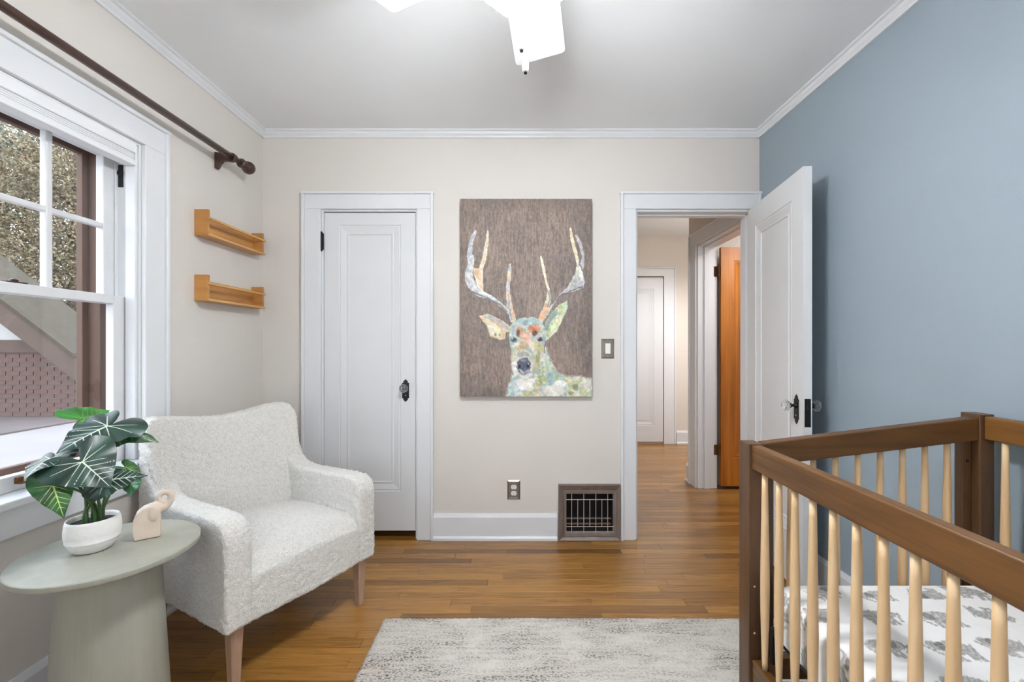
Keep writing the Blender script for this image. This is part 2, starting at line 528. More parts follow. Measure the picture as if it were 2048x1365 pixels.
structure(MB().box(-1.5, -0.4, 3.4, 3.45, -0.02, ZC).box(-1.5, -1.45, YB + 0.14, 3.4, -0.02, ZC).box(-0.45, -0.4, YB + 0.14, 3.4, -0.02, ZC).build('wall_closet', M['wall']), 'plain walls inside the closet', 'wall')

# floor: slab with individual oak strips
floor = structure(MB().box(XL - 0.14, 3.3, YR - 0.12, 5.6, -0.06, -0.012).build('floor', M['subfloor']), 'honey brown oak strip floor running across the room', 'floor')
PW = 0.0572
def plank_geo(x0, x1, y0, y1):
    g, c = 0.0005, 0.0005
    x0 += g; x1 -= g; y0 += g; y1 -= g
    return [(x0, y0, -0.012), (x1, y0, -0.012), (x1, y1, -0.012), (x0, y1, -0.012), (x0 + c, y0 + c, 0), (x1 - c, y0 + c, 0), (x1 - c, y1 - c, 0), (x0 + c, y1 - c, 0),
            (x0, y0, -0.001), (x1, y0, -0.001), (x1, y1, -0.001), (x0, y1, -0.001)], \
           [(4, 5, 6, 7), (8, 9, 5, 4), (9, 10, 6, 5), (10, 11, 7, 6), (11, 8, 4, 7), (0, 1, 9, 8), (1, 2, 10, 9), (2, 3, 11, 10), (3, 0, 8, 11)]
def set_rnd(me, vals):
    at = me.attributes.new('rnd', 'FLOAT', 'FACE')
    at.data.foreach_set('value', np.asarray(vals, np.float32))
rest = MB(); rest_r = []
nrow = int((5.43 - YR) / PW) + 1
count = 0
for r in range(nrow):
    y0 = YR + r * PW; y1 = min(y0 + PW, HY)
    ym = (y0 + y1) / 2
    if ym < YB: spans = [(XL, XR)]
    elif ym < YB + 0.14: spans = [(KX0, KX1), (DX0, DX1)]
    else: spans = [(-1.45, -0.45), (0.0, 3.2)] if ym < 3.4 else [(0.0, 3.2)]
    for a, b in spans:
        x = a
        first = True
        while x < b - 1e-6:
            ln = random.uniform(0.35, 1.25) if not first else random.uniform(0.15, 1.0)
            first = False
            e = x + ln
            if b - e < 0.18: e = b
            vs, fs = plank_geo(x, e, y0, y1)
            rv = min(1, max(0, random.gauss(0.52, 0.2)))
            near = 1.05 < ym < YB and count < 299
            if near:
                me = bpy.data.meshes.new('plank'); me.from_pydata(vs, [], fs)
                set_rnd(me, [rv] * len(fs))
                link_mesh('plank', me, M['plank'], floor)
                count += 1
            else:
                rest.add(vs, fs); rest_r += [rv] * len(fs)
            x = e
me = bpy.data.meshes.new('plank_field'); me.from_pydata(rest.v, [], rest.f); set_rnd(me, rest_r)
tag(link_mesh('plank_field', me, M['plank'], floor), kind='stuff')

# crown moulding and baseboards
crown = [(0, 0), (0, -0.046), (0.010, -0.046), (0.013, -0.036), (0.022, -0.026), (0.026, -0.014), (0.036, -0.010), (0.036, 0)]
structure(MB().prism(crown, lambda p, q, t: (t, YB - p, ZC + q), XL, XR).build('trim_1', M['trim']), 'thin white crown moulding above the off-white end wall', 'trim')
structure(MB().prism(crown, lambda p, q, t: (XL + p, t, ZC + q), YR, YB).build('trim_2', M['trim']), 'thin white crown moulding above the window wall', 'trim')
structure(MB().prism(crown, lambda p, q, t: (XR - p, t, ZC + q), YR, YB).build('trim_3', M['trim']), 'thin white crown moulding above the blue wall', 'trim')
base = [(0, 0), (0.030, 0), (0.030, 0.014), (0.022, 0.024), (0.018, 0.026), (0.018, 0.142), (0.012, 0.155), (0.008, 0.163), (0, 0.163)]
def baseboard(name, fn, spans, label):
    o = None
    mb = MB()
    for a, b in spans: mb.prism(base, fn, a, b)
    return structure(mb.build(name, M['trim']), label, 'baseboard')
baseboard('baseboard_back', lambda p, q, t: (t, YB - p, q), [(bx(868) - 0.002, bx(1114)), (XL, bx(605))], 'white baseboard under the deer canvas beside the floor register')
baseboard('baseboard_left', lambda p, q, t: (XL + p, t, q), [(YR, YB - 0.03)], 'white baseboard under the window behind the side table')
baseboard('baseboard_right', lambda p, q, t: (XR - p, t, q), [(YR, YB - 0.03)], 'white baseboard along the blue wall behind the crib')
baseboard('baseboard_hall', lambda p, q, t: (t, HY - p, q), [(1.98, 3.2)], 'white baseboard under the cream hall wall')
baseboard('baseboard_corner', lambda p, q, t: (HX - p, t, q), [(3.875, 3.95)], 'short white baseboard end beside the orange door casing')

# door casings
def casing(name, label, fn, u0, u1, top, wL, wR, thick=0.02, depth=0.14, cap=True):
    """fn(u, z, t): t>0 towards the viewer of this face, t<0 into the wall"""
    e = empty(name, fn((u0 + u1) / 2, 0, 0))
    structure(e, label, 'trim')
    def hx(mb, a, b, z0, z1, t0, t1):
        mb.hexa([fn(a, z0, t0), fn(b, z0, t0), fn(b, z0, t1), fn(a, z0, t1), fn(a, z1, t0), fn(b, z1, t0), fn(b, z1, t1), fn(a, z1, t1)])
        return mb
    for (a, b, o0, o1) in ((u0 - wL, u0, u0 - wL, u0 - wL + 0.017), (u1, u1 + wR, u1 + wR - 0.017, u1 + wR)):
        if b - a < 0.01: continue
        hx(MB(), o1 if a == o0 else a, b if a == o0 else o0, 0, top + 0.001, 0, thick).build('side_casing', M['trim'], e, bevel=0.0025)
        hx(MB(), o0, o1, 0, top + 0.1, 0, thick + 0.012).build('back_band', M['trim'], e, bevel=0.004, seg=3)
    hx(MB(), u0 - wL + 0.017, u1 + wR - (0.017 if wR > 0.01 else 0), top + 0.001, top + 0.096, 0, thick).build('head_casing', M['trim'], e, bevel=0.0025)
    hx(MB(), u0 - wL - 0.004, u1 + wR + 0.004, top + 0.092, top + 0.108, 0, thick + 0.014).build('cap_moulding', M['trim'], e, bevel=0.004, seg=3)
    j = 0.012
    mb = MB()
    hx(mb, u0, u0 + j, 0, top, -depth, 0); hx(mb, u1 - j, u1, 0, top, -depth, 0); hx(mb, u0 + j, u1 - j, top - j, top, -depth, 0)
    mb.build('jamb', M['trim'], e, bevel=0.0015)
    mb = MB()
    s0, s1 = -0.052, -0.095
    hx(mb, u0 + j, u0 + j + 0.011, 0, top - j, s1, s0); hx(mb, u1 - j - 0.011, u1 - j, 0, top - j, s1, s0); hx(mb, u0 + j, u1 - j, top - j - 0.011, top - j, s1, s0)
    mb.build('door_stop', M['trim'], e, bevel=0.0015)
    return e
fback = lambda u, z, t: (u, YB - t, z)
casing('trim_4', 'white casing around the closed closet door', fback, KX0, KX1, DZ, 0.118, 0.104)
casing('trim_5', 'white casing around the open bedroom doorway', fback, DX0, DX1, DZ, 0.099, 0.036)
casing('trim_6', 'white casing around the orange wooden hall door', lambda u, z, t: (HX - t, u, z), 2.98, 3.745, DZ, 0.075, 0.125, depth=0.165)
casing('trim_7', 'white casing around the far hall door', lambda u, z, t: (u, HY - t, z), 1.10, 1.822, DZ, 0.13, 0.145, depth=0.02)

# doors
def door_slab(name, mat, W, H, T, loops_in, label):
    """local: x 0..W, z 0..H, thickness y 0..T, moulded panel on both faces"""
    mb = MB()
    for side in (0, 1):
        f = (lambda u, v, d: (u, d, v)) if side == 0 else (lambda u, v, d: (u, T - d, v))
        mb.rects([(0, W, 0, H, 0.0)] + loops_in, f)
    n = 4 * (len(loops_in) + 1)
    for k in range(4):
        k2 = (k + 1) % 4
        mb.f.append((k, k2, n + k2, n + k))
    o = mb.build(name, mat)
    bm = bmesh.new(); bm.from_mesh(o.data)
    bmesh.ops.remove_doubles(bm, verts=bm.verts, dist=1e-6)
    bmesh.ops.recalc_face_normals(bm, faces=bm.faces)
    bm.to_mesh(o.data); bm.free()
    return structure(o, label, 'door')

def panel_loops(u0, u1, v0, v1, k=1.0):
    """stepped moulding from outer rect inwards"""
    st = [(0, 0), (0.004, 0.005), (0.010, 0.005), (0.013, 0.002), (0.020, 0.004), (0.048, 0.011), (0.052, 0.008), (0.058, 0.008), (0.062, 0.013), (0.070, 0.0135)]
    return [(u0 + a * k, u1 - a * k, v0 + a * k, v1 - a * k, d) for a, d in st]

def knob_set(parent, mx, x, z, y, side, H=0.145, glass=True):
    """escutcheon + glass knob on the door face; side -1 faces -y local"""
    def tp(p): return mx @ Vector(p)
    mb = MB()
    prof = [(0.0, 0.5), (0.06, 0.44), (0.10, 0.40), (0.085, 0.36), (0.16, 0.32), (0.15, 0.26), (0.15, -0.26), (0.16, -0.32), (0.085, -0.36), (0.10, -0.40), (0.06, -0.44), (0.0, -0.5)]
    poly = [(a * H, b * H) for a, b in prof] + [(-a * H, b * H) for a, b in prof[-2:0:-1]]
    mb.prism(poly, lambda p, q, t: tp((x + p, y + side * t, z - 0.018 + q)), 0.0, 0.004)
    es = mb.build('escutcheon', M['black'], parent, bevel=0.001)
    mb = MB()
    mb.lathe([(0.001, -0.0005), (0.0035, 0), (0.0035, 0.0012), (0.001, 0.0014)], tp((x, y + side * 0.004, z - 0.048)), (mx.to_3x3() @ Vector((0, side, 0))), 12)
    mb.build('keyhole', M['grille'], es)
    mb = MB()
    mb.lathe([(0.012, 0.003), (0.013, 0.008), (0.008, 0.012), (0.007, 0.024), (0.013, 0.028), (0.014, 0.034), (0.010, 0.036)], tp((x, y, z)), (mx.to_3x3() @ Vector((0, side, 0))), 20)
    sh = mb.build('knob_shank', M['black'], es, smooth=True)
    mb = MB()
    mb.lathe([(0.010, 0.034), (0.020, 0.037), (0.0265, 0.044), (0.0275, 0.052), (0.024, 0.060), (0.016, 0.0655), (0.010, 0.0635), (0.004, 0.0665)], tp((x, y, z)), (mx.to_3x3() @ Vector((0, side, 0))), 48, 0.045, 12)
    mb.build('glass_knob', M['glass_knob'], es)

def hinge(parent, p, mat, h=0.09, leaf=None):
    mb = MB()
    p = Vector(p)
    mb.tube([p - Vector((0, 0, h / 2)), p + Vector((0, 0, h / 2))], 0.0065, 12)
    mb.lathe([(0.0045, 0), (0.0075, 0.003), (0.005, 0.008), (0.0015, 0.012)], p + Vector((0, 0, h / 2)), (0, 0, 1), 12)
    mb.lathe([(0.0045, 0), (0.0075, 0.003), (0.005, 0.008), (0.0015, 0.012)], p - Vector((0, 0, h / 2)), (0, 0, -1), 12)
    hb = mb.build('hinge', mat, parent)
    if leaf:
        x0, x1, y0, y1 = leaf
        MB().box(p.x + x0, p.x + x1, p.y + y0, p.y + y1, p.z - h / 2, p.z + h / 2).build('hinge_leaf', mat, hb, bevel=0.001)
    return hb

# closed closet door
W1 = KX1 - KX0 - 0.030; H1 = 2.02
d1 = door_slab('door_1', M['door'], W1, H1, 0.038, panel_loops(bx(677) - KX0 - 0.015, bx(801.5) - KX0 - 0.015, bz(984) - 0.052, bz(449.5) - 0.052), 'closed white closet door with one tall moulded panel')
mx1 = Matrix.Translation((KX0 + 0.015, YB + 0.004, 0.052)); d1.matrix_world = mx1; WM[d1.name] = mx1
knob_set(d1, mx1, bx(811) - KX0 - 0.015, bz(776) - 0.052, 0.0, -1)
hinge(d1, (KX0 + 0.004, YB - 0.012, bz(484)), M['black'], 0.105, (0.002, 0.012, 0.004, 0.007))
hinge(d1, (KX0 + 0.004, YB - 0.012, 0.33), M['black'], 0.105, (0.002, 0.012, 0.004, 0.007))

# open bedroom door (hinged on the right, folded back towards the blue wall)
W2, H2 = 0.69, 2.065
d2 = door_slab('door_2', M['door'], W2, H2, 0.039, panel_loops(0.115, W2 - 0.115, 0.26, H2 - 0.125), 'open white panelled bedroom door folded back towards the blue wall')
mx2 = Matrix.Translation((1.459, YB - 0.006, 0.018)) @ Matrix(((-0.143, 0.9897, 0, 0), (-0.9897, -0.143, 0, 0), (0, 0, 1, 0), (0, 0, 0, 1)))
d2.matrix_world = mx2; WM[d2.name] = mx2
kz = 0.935 - 0.018
knob_set(d2, mx2, W2 - 0.062, kz, 0.0, -1)
knob_set(d2, mx2, W2 - 0.062, kz, 0.039, 1)
mb = MB()
q = lambda x, y, z: mx2 @ Vector((x, y, z))
mb.hexa([q(W2, 0.006, kz - 0.095), q(W2, 0.033, kz - 0.095), q(W2 + 0.0012, 0.033, kz - 0.095), q(W2 + 0.0012, 0.006, kz - 0.095), q(W2, 0.006, kz + 0.04), q(W2, 0.033, kz + 0.04), q(W2 + 0.0012, 0.033, kz + 0.04), q(W2 + 0.0012, 0.006, kz + 0.04)])
fp = mb.build('latch_plate', M['black'], d2)
MB().hexa([q(W2, 0.013, kz - 0.012), q(W2, 0.026, kz - 0.012), q(W2 + 0.008, 0.018, kz - 0.012), q(W2 + 0.006, 0.013, kz - 0.012), q(W2, 0.013, kz + 0.012), q(W2, 0.026, kz + 0.012), q(W2 + 0.008, 0.018, kz + 0.012), q(W2 + 0.006, 0.013, kz + 0.012)]).build('latch_bolt', M['black'], fp)
for zz in (0.28, 1.78):
    hinge(d2, (1.503, YB - 0.010, zz), M['black'], 0.09)

# orange varnished door opened into the side room
d3 = door_slab('door_3', M['orange'], 0.72, 2.035, 0.036, panel_loops(0.108, 0.72 - 0.108, 0.24, 2.035 - 0.115), 'orange varnished wooden door standing open across the hall')
mx3 = Matrix.Translation((1.732, 3.70, 0.03)); d3.matrix_world = mx3; WM[d3.name] = mx3
for zz in (bz(0) * 0 + CAMZ - (543 - CY) * 3.72 / F, CAMZ - (901 - CY) * 3.72 / F):
    hinge(d3, (1.722, 3.715, zz), M['brass'], 0.09, (-0.038, -0.003, 0.018, 0.022))
# far hall door
d4 = door_slab('door_4', M['door'], 0.70, 2.03, 0.018, panel_loops(0.115, 0.585, 0.20, 1.90), 'white panelled door at the far end of the hall')
mx4 = Matrix.Translation((1.111, HY - 0.020, 0.03)); d4.matrix_world = mx4; WM[d4.name] = mx4
knob_set(d4, mx4, 0.055, 0.93, 0.0, -1)

# ------------------------------------------------------------------ window
win = structure(empty('window_1', (XL, (WY0 + WY1) / 2, WZ0)), 'white double-hung sash window with divided upper sash', 'window')
CW = 0.121
mb = lambda: MB()
# interior casing
for a, b, o0, o1 in ((WY1, WY1 + CW, WY1 + CW - 0.018, WY1 + CW), (WY0 - CW, WY0, WY0 - CW, WY0 - CW + 0.018)):
    MB().box(XL, XL + 0.02, max(a, o1) if o0 == a else a, b if o0 == a else o0, 0.745, WZ1 + 0.001).build('side_casing', M['trim'], win, bevel=0.0025)
    MB().box(XL, XL + 0.032, o0, o1, 0.745, WZ1 + 0.11).build('back_band', M['trim'], win, bevel=0.004, seg=3)
MB().box(XL, XL + 0.02, WY0 - CW + 0.018, WY1 + CW - 0.018, WZ1 + 0.001, WZ1 + 0.105).build('head_casing', M['trim'], win, bevel=0.0025)
MB().box(XL, XL + 0.034, WY0 - CW - 0.004, WY1 + CW + 0.004, WZ1 + 0.097, WZ1 + 0.114).build('cap_moulding', M['trim'], win, bevel=0.004, seg=3)
MB().box(XL - 0.055, XL + 0.045, WY0 - CW - 0.02, WY1 + CW + 0.02, 0.718, 0.745).build('stool', M['trim'], win, bevel=0.006, seg=3)
MB().box(XL, XL + 0.02, WY0 - CW, WY1 + CW, 0.622, 0.717).build('apron', M['trim'], win, bevel=0.003)
# jamb liner and stops
j = MB()
for a, b in ((WY1 - 0.008, WY1), (WY0, WY0 + 0.008)):
    j.box(XL - 0.14, XL, a, b, WZ0, WZ1)
j.box(XL - 0.14, XL, WY0 + 0.008, WY1 - 0.008, WZ1 - 0.008, WZ1)
j.build('jamb', M['trim'], win, bevel=0.001)
for a, b in ((WY1 - 0.022, WY1 - 0.008), (WY0 + 0.008, WY0 + 0.022)):
    MB().box(XL - 0.050, XL - 0.006, a, b, 0.745, WZ1 - 0.008).build('inner_stop', M['trim'], win, bevel=0.004, seg=3)
    MB().box(XL - 0.0965, XL - 0.0915, a + 0.002, b, 0.745, WZ1 - 0.008).build('parting_bead', M['sash'], win, bevel=0.001)
# lower sash
GY0, GY1 = WY0 + 0.075, WY1 - 0.066
xs0, xs1 = XL - 0.090, XL - 0.056
ls = empty('lower_sash', (xs0, (WY0 + WY1) / 2, 0.745)); adopt(ls, win); WM[ls.name] = Matrix.Translation(ls.location)
SY0, SY1 = WY0 + 0.009, WY1 - 0.009
MB().box(xs0, xs1, GY1, SY1, 0.745, 1.437).build('stile', M['sash'], ls, bevel=0.003)
MB().box(xs0, xs1, SY0, GY0, 0.745, 1.437).build('stile', M['sash'], ls, bevel=0.003)
MB().box(xs0, xs1 + 0.001, GY0, GY1, 1.402, 1.438).build('meeting_rail', M['sash'], ls, bevel=0.003)
MB().box(xs0, xs1 + 0.001, GY0, GY1, 0.745, 0.797).build('bottom_rail', M['sash'], ls, bevel=0.003)
MB().box(xs0 + 0.014, xs0 + 0.018, GY0, GY1, 0.797, 1.402).build('glass_pane', M['pane'], ls)
lk = P(46, 566, 1.46)
MB().box(xs0 + 0.004, xs1 - 0.006, lk.y - 0.03, lk.y + 0.03, 1.438, 1.444).lathe([(0.010, 0), (0.011, 0.006), (0.006, 0.010)], (xs0 + 0.016, lk.y, 1.444), (0, 0, 1), 16).build('sash_lock', M['rod'], ls, bevel=0.001)
MB().box(xs1, xs1 + 0.012, 1.443, 1.463, 0.768, 0.790).box(xs1 + 0.008, xs1 + 0.024, 1.443, 1.463, 0.768, 0.774).build('sash_lift', M['brass'], ls, bevel=0.002)
# upper sash
xu0, xu1 = XL - 0.131, XL - 0.098
us = empty('upper_sash', (xu0, (WY0 + WY1) / 2, 1.404)); adopt(us, win); WM[us.name] = Matrix.Translation(us.location)
ZT = 2.017
MB().box(xu0, xu1, GY1, SY1, 1.404, WZ1 - 0.008).build('stile', M['sash'], us, bevel=0.003)
MB().box(xu0, xu1, SY0, GY0, 1.404, WZ1 - 0.008).build('stile', M['sash'], us, bevel=0.003)
MB().box(xu0, xu1, GY0, GY1, ZT, WZ1 - 0.008).build('top_rail', M['sash'], us, bevel=0.003)
MB().box(xu0, xu1, GY0, GY1, 1.404, 1.437).build('bottom_rail', M['sash'], us, bevel=0.003)
NP = 4
ys = [GY1 - (GY1 - GY0) * k / NP for k in range(NP + 1)]
zm = 1.727
for k in range(1, NP):
    MB().box(xu0 + 0.006, xu1 - 0.001, ys[k] - 0.012, ys[k] + 0.012, 1.437, ZT).build('muntin', M['sash'], us, bevel=0.005, seg=2)
MB().box(xu0 + 0.006, xu1 - 0.002, GY0, GY1, zm - 0.011, zm + 0.011).build('muntin', M['sash'], us, bevel=0.005, seg=2)
for k in range(NP):
    for z0, z1 in ((1.437, zm), (zm, ZT)):
        MB().box(xu0 + 0.014, xu0 + 0.017, ys[k + 1], ys[k], z0, z1).build('glass_pane', M['pane'], us)
# exterior brown frame with storm sash
xo0, xo1 = XL - 0.215, XL - 0.140
ex = MB()
ex.box(xo0, xo1, WY1 - 0.036, WY1 + 0.12, 0.66, 2.2); ex.box(xo0, xo1, WY0 - 0.12, WY0 + 0.036, 0.66, 2.2)
ex.box(xo0, xo1, WY0 + 0.036, WY1 - 0.036, 2.05, 2.2)
ex.build('outer_frame', M['brown_frame'], win, bevel=0.003)
MB().box(xo0 - 0.05, xo1, WY0 + 0.036, WY1 - 0.036, 0.66, 0.735).build('outer_sill', M['brown_frame'], win, bevel=0.003)
st = MB()
st.box(xo0, xo0 + 0.025, WY1 - 0.062, WY1 - 0.036, 0.735, 2.05); st.box(xo0, xo0 + 0.025, WY0 + 0.036, WY0 + 0.062, 0.735, 2.05)
st.box(xo0, xo0 + 0.025, WY0 + 0.062, WY1 - 0.062, 0.735, 0.795); st.box(xo0, xo0 + 0.025, WY0 + 0.062, WY1 - 0.062, 2.025, 2.05)
st.build('storm_frame', M['brown_frame'], win, bevel=0.002)
# sash pulley on the jamb
MB().box(XL - 0.088, XL - 0.068, WY1 - 0.0115, WY1 - 0.008, 1.905, 2.0).lathe([(0.014, 0), (0.014, 0.003)], (XL - 0.078, WY1 - 0.0115, 1.965), (0, -1, 0), 16).build('sash_pulley', M['black'], win, bevel=0.001)

# unseen window added behind the viewer, its daylight evens out the room
w2 = structure(empty('added_window', (0, YR, RW[2])), 'white paired sash window added behind the viewer for daylight fill', 'window')
for a, c_, z0, z1 in ((RW[0] - 0.11, RW[0], 0.76, RW[3]), (RW[1], RW[1] + 0.11, 0.76, RW[3]), (RW[0] - 0.11, RW[1] + 0.11, RW[3], RW[3] + 0.10)):
    MB().box(a, c_, YR, YR + 0.02, z0, z1).build('casing', M['trim'], w2, bevel=0.0025)
MB().box(RW[0] - 0.13, RW[1] + 0.13, YR - 0.04, YR + 0.045, 0.735, 0.76).build('stool', M['trim'], w2, bevel=0.005)
MB().box(RW[0] - 0.11, RW[1] + 0.11, YR, YR + 0.02, 0.635, 0.734).build('apron', M['trim'], w2, bevel=0.003)
for a, c_ in ((RW[0], -0.04), (0.04, RW[1])):
    for z0, z1, y_ in ((0.76, 1.43, YR - 0.06), (1.40, RW[3], YR - 0.095)):
        f_ = MB()
        f_.box(a, a + 0.05, y_ - 0.03, y_, z0, z1); f_.box(c_ - 0.05, c_, y_ - 0.03, y_, z0, z1)
        f_.box(a + 0.05, c_ - 0.05, y_ - 0.03, y_, z0, z0 + 0.05); f_.box(a + 0.05, c_ - 0.05, y_ - 0.03, y_, z1 - 0.04, z1)
        fo = f_.build('sash', M['sash'], w2, bevel=0.003)
        MB().box(a + 0.05, c_ - 0.05, y_ - 0.017, y_ - 0.013, z0 + 0.05, z1 - 0.04).build('glass_pane', M['pane'], fo)
MB().box(-0.04, 0.04, YR - 0.12, YR + 0.01, 0.76, RW[3]).build('mullion', M['trim'], w2, bevel=0.002)

# blind
bl = tag(empty('window_blind', (XL - 0.03, (WY0 + WY1) / 2, 2.08)), 'white cellular window blind fully raised under the window head', 'blind')
MB().box(XL - 0.049, XL + 0.004, WY0 + 0.024, WY1 - 0.0245, 2.040, 2.0815).build('headrail', M['blind'], bl, bevel=0.003)
for k in range(4):
    z = 2.011 + 0.0075 * k
    MB().box(XL - 0.044, XL - 0.004, WY0 + 0.026, WY1 - 0.027, z, z + 0.0070).build('fabric_fold', M['blind'], bl, bevel=0.003)
MB().box(XL - 0.048, XL + 0.003, WY0 + 0.024, WY1 - 0.025, 1.990, 2.010).build('bottom_rail', M['blind'], bl, bevel=0.003)

# ------------------------------------------------------------------ outside
GZ = 0.15
structure(MB().box(-6.3, XL - 0.3, -8, 9, GZ - 0.2, GZ - 0.02).build('ground_concrete', M['concrete']), 'pale concrete driveway outside the window', 'driveway')
structure(MB().box(-40, -6.3, -20, 40, GZ - 0.22, GZ).box(-6.3, XL - 0.3, 9, 40, GZ - 0.22, GZ).build('ground_yard', M['ground']), 'grey brown yard beyond the driveway', 'yard')
HYW = 6.6
house = tag(empty('neighbor_house', (-9.3, HYW, GZ)), 'neighbouring house with brick base, white stucco gable and brown eave boards', 'house')
hx1 = (165 - CX) * HYW / F
MB().box(-12.2, hx1, HYW, HYW + 0.55, GZ, 1.12).build('brick_wall', M['mortar'], house)
bw = bpy.data.objects['brick_wall']
bme = MB().box(-0.097, 0.097, -0.012, 0.004, -0.029, 0.029).mesh('brick'); bme.materials.append(M['brick'])
for r in range(14):
    z = GZ + 0.034 + r * 0.0685
    off = 0.105 * (r % 2)
    for k in range(21):
        x = hx1 - 0.10 - off - k * 0.21
        if z > 1.09: continue
        o = bpy.data.objects.new('brick', bme); COL.objects.link(o)
        o.location = (x, HYW, z); o.parent = bw
slope = 0.757
za = 1.12; apx = -9.45; apz = 1.13 + (hx1 - apx) * slope
def rz(x): return apz - abs(x - apx) * slope
mbs = MB()
pr = [(hx1, 1.12), (hx1, rz(hx1)), (apx, apz), (2 * apx - hx1, rz(hx1)), (2 * apx - hx1, 1.12)]
mbs.prism(pr, lambda p, q, t: (p, t, q), HYW + 0.01, HYW + 0.55).build('stucco_gable', M['stucco'], house)
MB().box(-12.2, hx1 - 0.35, HYW - 0.04, HYW + 0.02, 1.12, 1.31).build('band_board', M['eave'], house)
for sgn in (1, -1):
    X = lambda d: apx + sgn * d
    d1_ = hx1 - apx + 0.18
    pr = [(X(0), apz + 0.06), (X(d1_), apz + 0.06 - slope * d1_), (X(d1_), apz - 0.26 - slope * d1_), (X(0), apz - 0.26)]
    MB().prism(pr, lambda p, q, t: (p, t, q), HYW - 0.30, HYW - 0.25).build('barge_board', M['eave'], house)
    pr = [(X(0), apz + 0.12), (X(d1_), apz + 0.12 - slope * d1_), (X(d1_), apz + 0.05 - slope * d1_), (X(0), apz + 0.05)]
    MB().prism(pr, lambda p, q, t: (p, t, q), HYW - 0.32, HYW + 0.6).build('roof_slope', M['roof'], house)

def leaf_mat(name, cols):
    m, nt, b = newmat(name)
    n = noise(nt, 0.9, 5, 0.7, mapping(nt))
    n2 = noise(nt, 14, 2, 0.6, mapping(nt))
    c = ramp(nt, n.outputs['Fac'], [(0.3 + 0.4 * i / (len(cols) - 1), c) for i, c in enumerate(cols)])
    c = mixrgb(nt, 0.4, c, n2.outputs['Color'], 'OVERLAY')
    nt.links.new(c, b.inputs['Base Color'])
    b.inputs['Roughness'].default_value = 0.7
    b.inputs['Subsurface Weight'].default_value = 0.0
    return m
def tree(x, y, h, r, n, mat, label, seed):
    rr = np.random.default_rng(seed)
    t = tag(empty('tree', (x, y, GZ)), label, 'tree', 'trees outside the window')
    tr = MB().tube([(x, y, GZ), (x + 0.1, y, GZ + h * 0.35), (x - 0.05, y + 0.1, GZ + h * 0.7), (x, y, GZ + h * 0.95)], [0.2, 0.15, 0.09, 0.02], 9)
    for k in range(14):
        a = rr.random() * 6.28; z = GZ + h * (0.25 + 0.6 * rr.random()); l = r * (0.5 + 0.5 * rr.random())
        tr.tube([(x, y, z), (x + math.cos(a) * l * 0.5, y + math.sin(a) * l * 0.5, z + l * 0.25), (x + math.cos(a) * l, y + math.sin(a) * l, z + l * 0.6)], [0.06, 0.04, 0.012], 6)
    tr.build('trunk', M['bark'], t, smooth=True)
    nc = 110
    cc = rr.normal(size=(nc, 3)); cc /= np.linalg.norm(cc, axis=1)[:, None]
    cc *= (0.35 + 0.65 * rr.random((nc, 1)) ** 0.5)
    cc = cc * np.array([r, r, h * 0.47]) + np.array([x, y, GZ + h * 0.50])
    idx = rr.integers(0, nc, n)
    c = cc[idx] + rr.normal(size=(n, 3)) * np.array([0.36, 0.36, 0.36])
    s = 0.022 + 0.028 * rr.random(n)
    u = rr.normal(size=(n, 3)); u /= np.linalg.norm(u, axis=1)[:, None]
    v = np.cross(u, rr.normal(size=(n, 3))); v /= np.linalg.norm(v, axis=1)[:, None]
    q0 = c - u * s[:, None]; q1 = c + v * s[:, None] * 0.6; q2 = c + u * s[:, None]; q3 = c - v * s[:, None] * 0.6
    V = np.stack([q0, q1, q2, q3], 1).reshape(-1, 3)
    me = bpy.data.meshes.new('foliage')
    me.from_pydata(V.tolist(), [], np.arange(4 * n).reshape(-1, 4).tolist())
    tag(link_mesh('foliage', me, mat, t), kind='stuff')
lm1 = leaf_mat('autumn_leaves', [rgb(67, 65, 51), rgb(107, 97, 73), rgb(136, 121, 92), rgb(89, 81, 67)])
lm2 = leaf_mat('green_leaves', [rgb(49, 59, 49), rgb(73, 80, 64), rgb(102, 102, 80), rgb(67, 72, 60)])
lm3 = leaf_mat('blue_green_leaves', [rgb(56, 72, 73), rgb(83, 99, 92), rgb(112, 120, 104), rgb(72, 83, 76)])
tree(-7.3, 13.6, 7.8, 1.5, 46000, lm2, 'muted green tree standing to the right of the autumn tree', 4)
tree(-13.5, 17.5, 9.5, 1.7, 46000, lm1, 'tall brown leaved tree behind the autumn tree', 5)
tree(-11.2, 11.0, 7.4, 1.3, 38000, lm1, 'tree with yellow brown autumn leaves nearest the right of the window', 1)
tree(-15.9, 13.4, 9.0, 1.6, 38000, lm3, 'tall blue green tree seen through the left upper panes', 2)
tree(-20.5, 20.0, 14.0, 3.2, 40000, lm2, 'dark green tree furthest behind the other trees', 3)

# ------------------------------------------------------------------ ceiling fan with light kit
FX, FY = 0.015, 1.167
BZ = 2.35
fan = tag(empty('ceiling_fan', (FX, FY, ZC)), 'white five-blade ceiling fan with lit glass shades and pull chains', 'ceiling fan')
MB().lathe([(0.03, -0.06), (0.055, -0.05), (0.065, -0.01), (0.065, -0.0005)], (FX, FY, ZC), (0, 0, 1), 32).build('canopy', M['fan'], fan, smooth=True)
MB().tube([(FX, FY, ZC - 0.055), (FX, FY, BZ + 0.07)], 0.013, 16).build('downrod', M['fan'], fan, smooth=True)
MB().lathe([(0.05, -0.03), (0.095, -0.02), (0.11, 0.01), (0.11, 0.05), (0.08, 0.075), (0.03, 0.085)], (FX, FY, BZ), (0, 0, 1), 40).build('motor_housing', M['fan'], fan, smooth=True)
MB().lathe([(0.02, -0.16), (0.045, -0.15), (0.055, -0.12), (0.055, -0.06), (0.048, -0.03)], (FX, FY, BZ), (0, 0, 1), 32).build('light_fitter', M['fan'], fan, smooth=True)
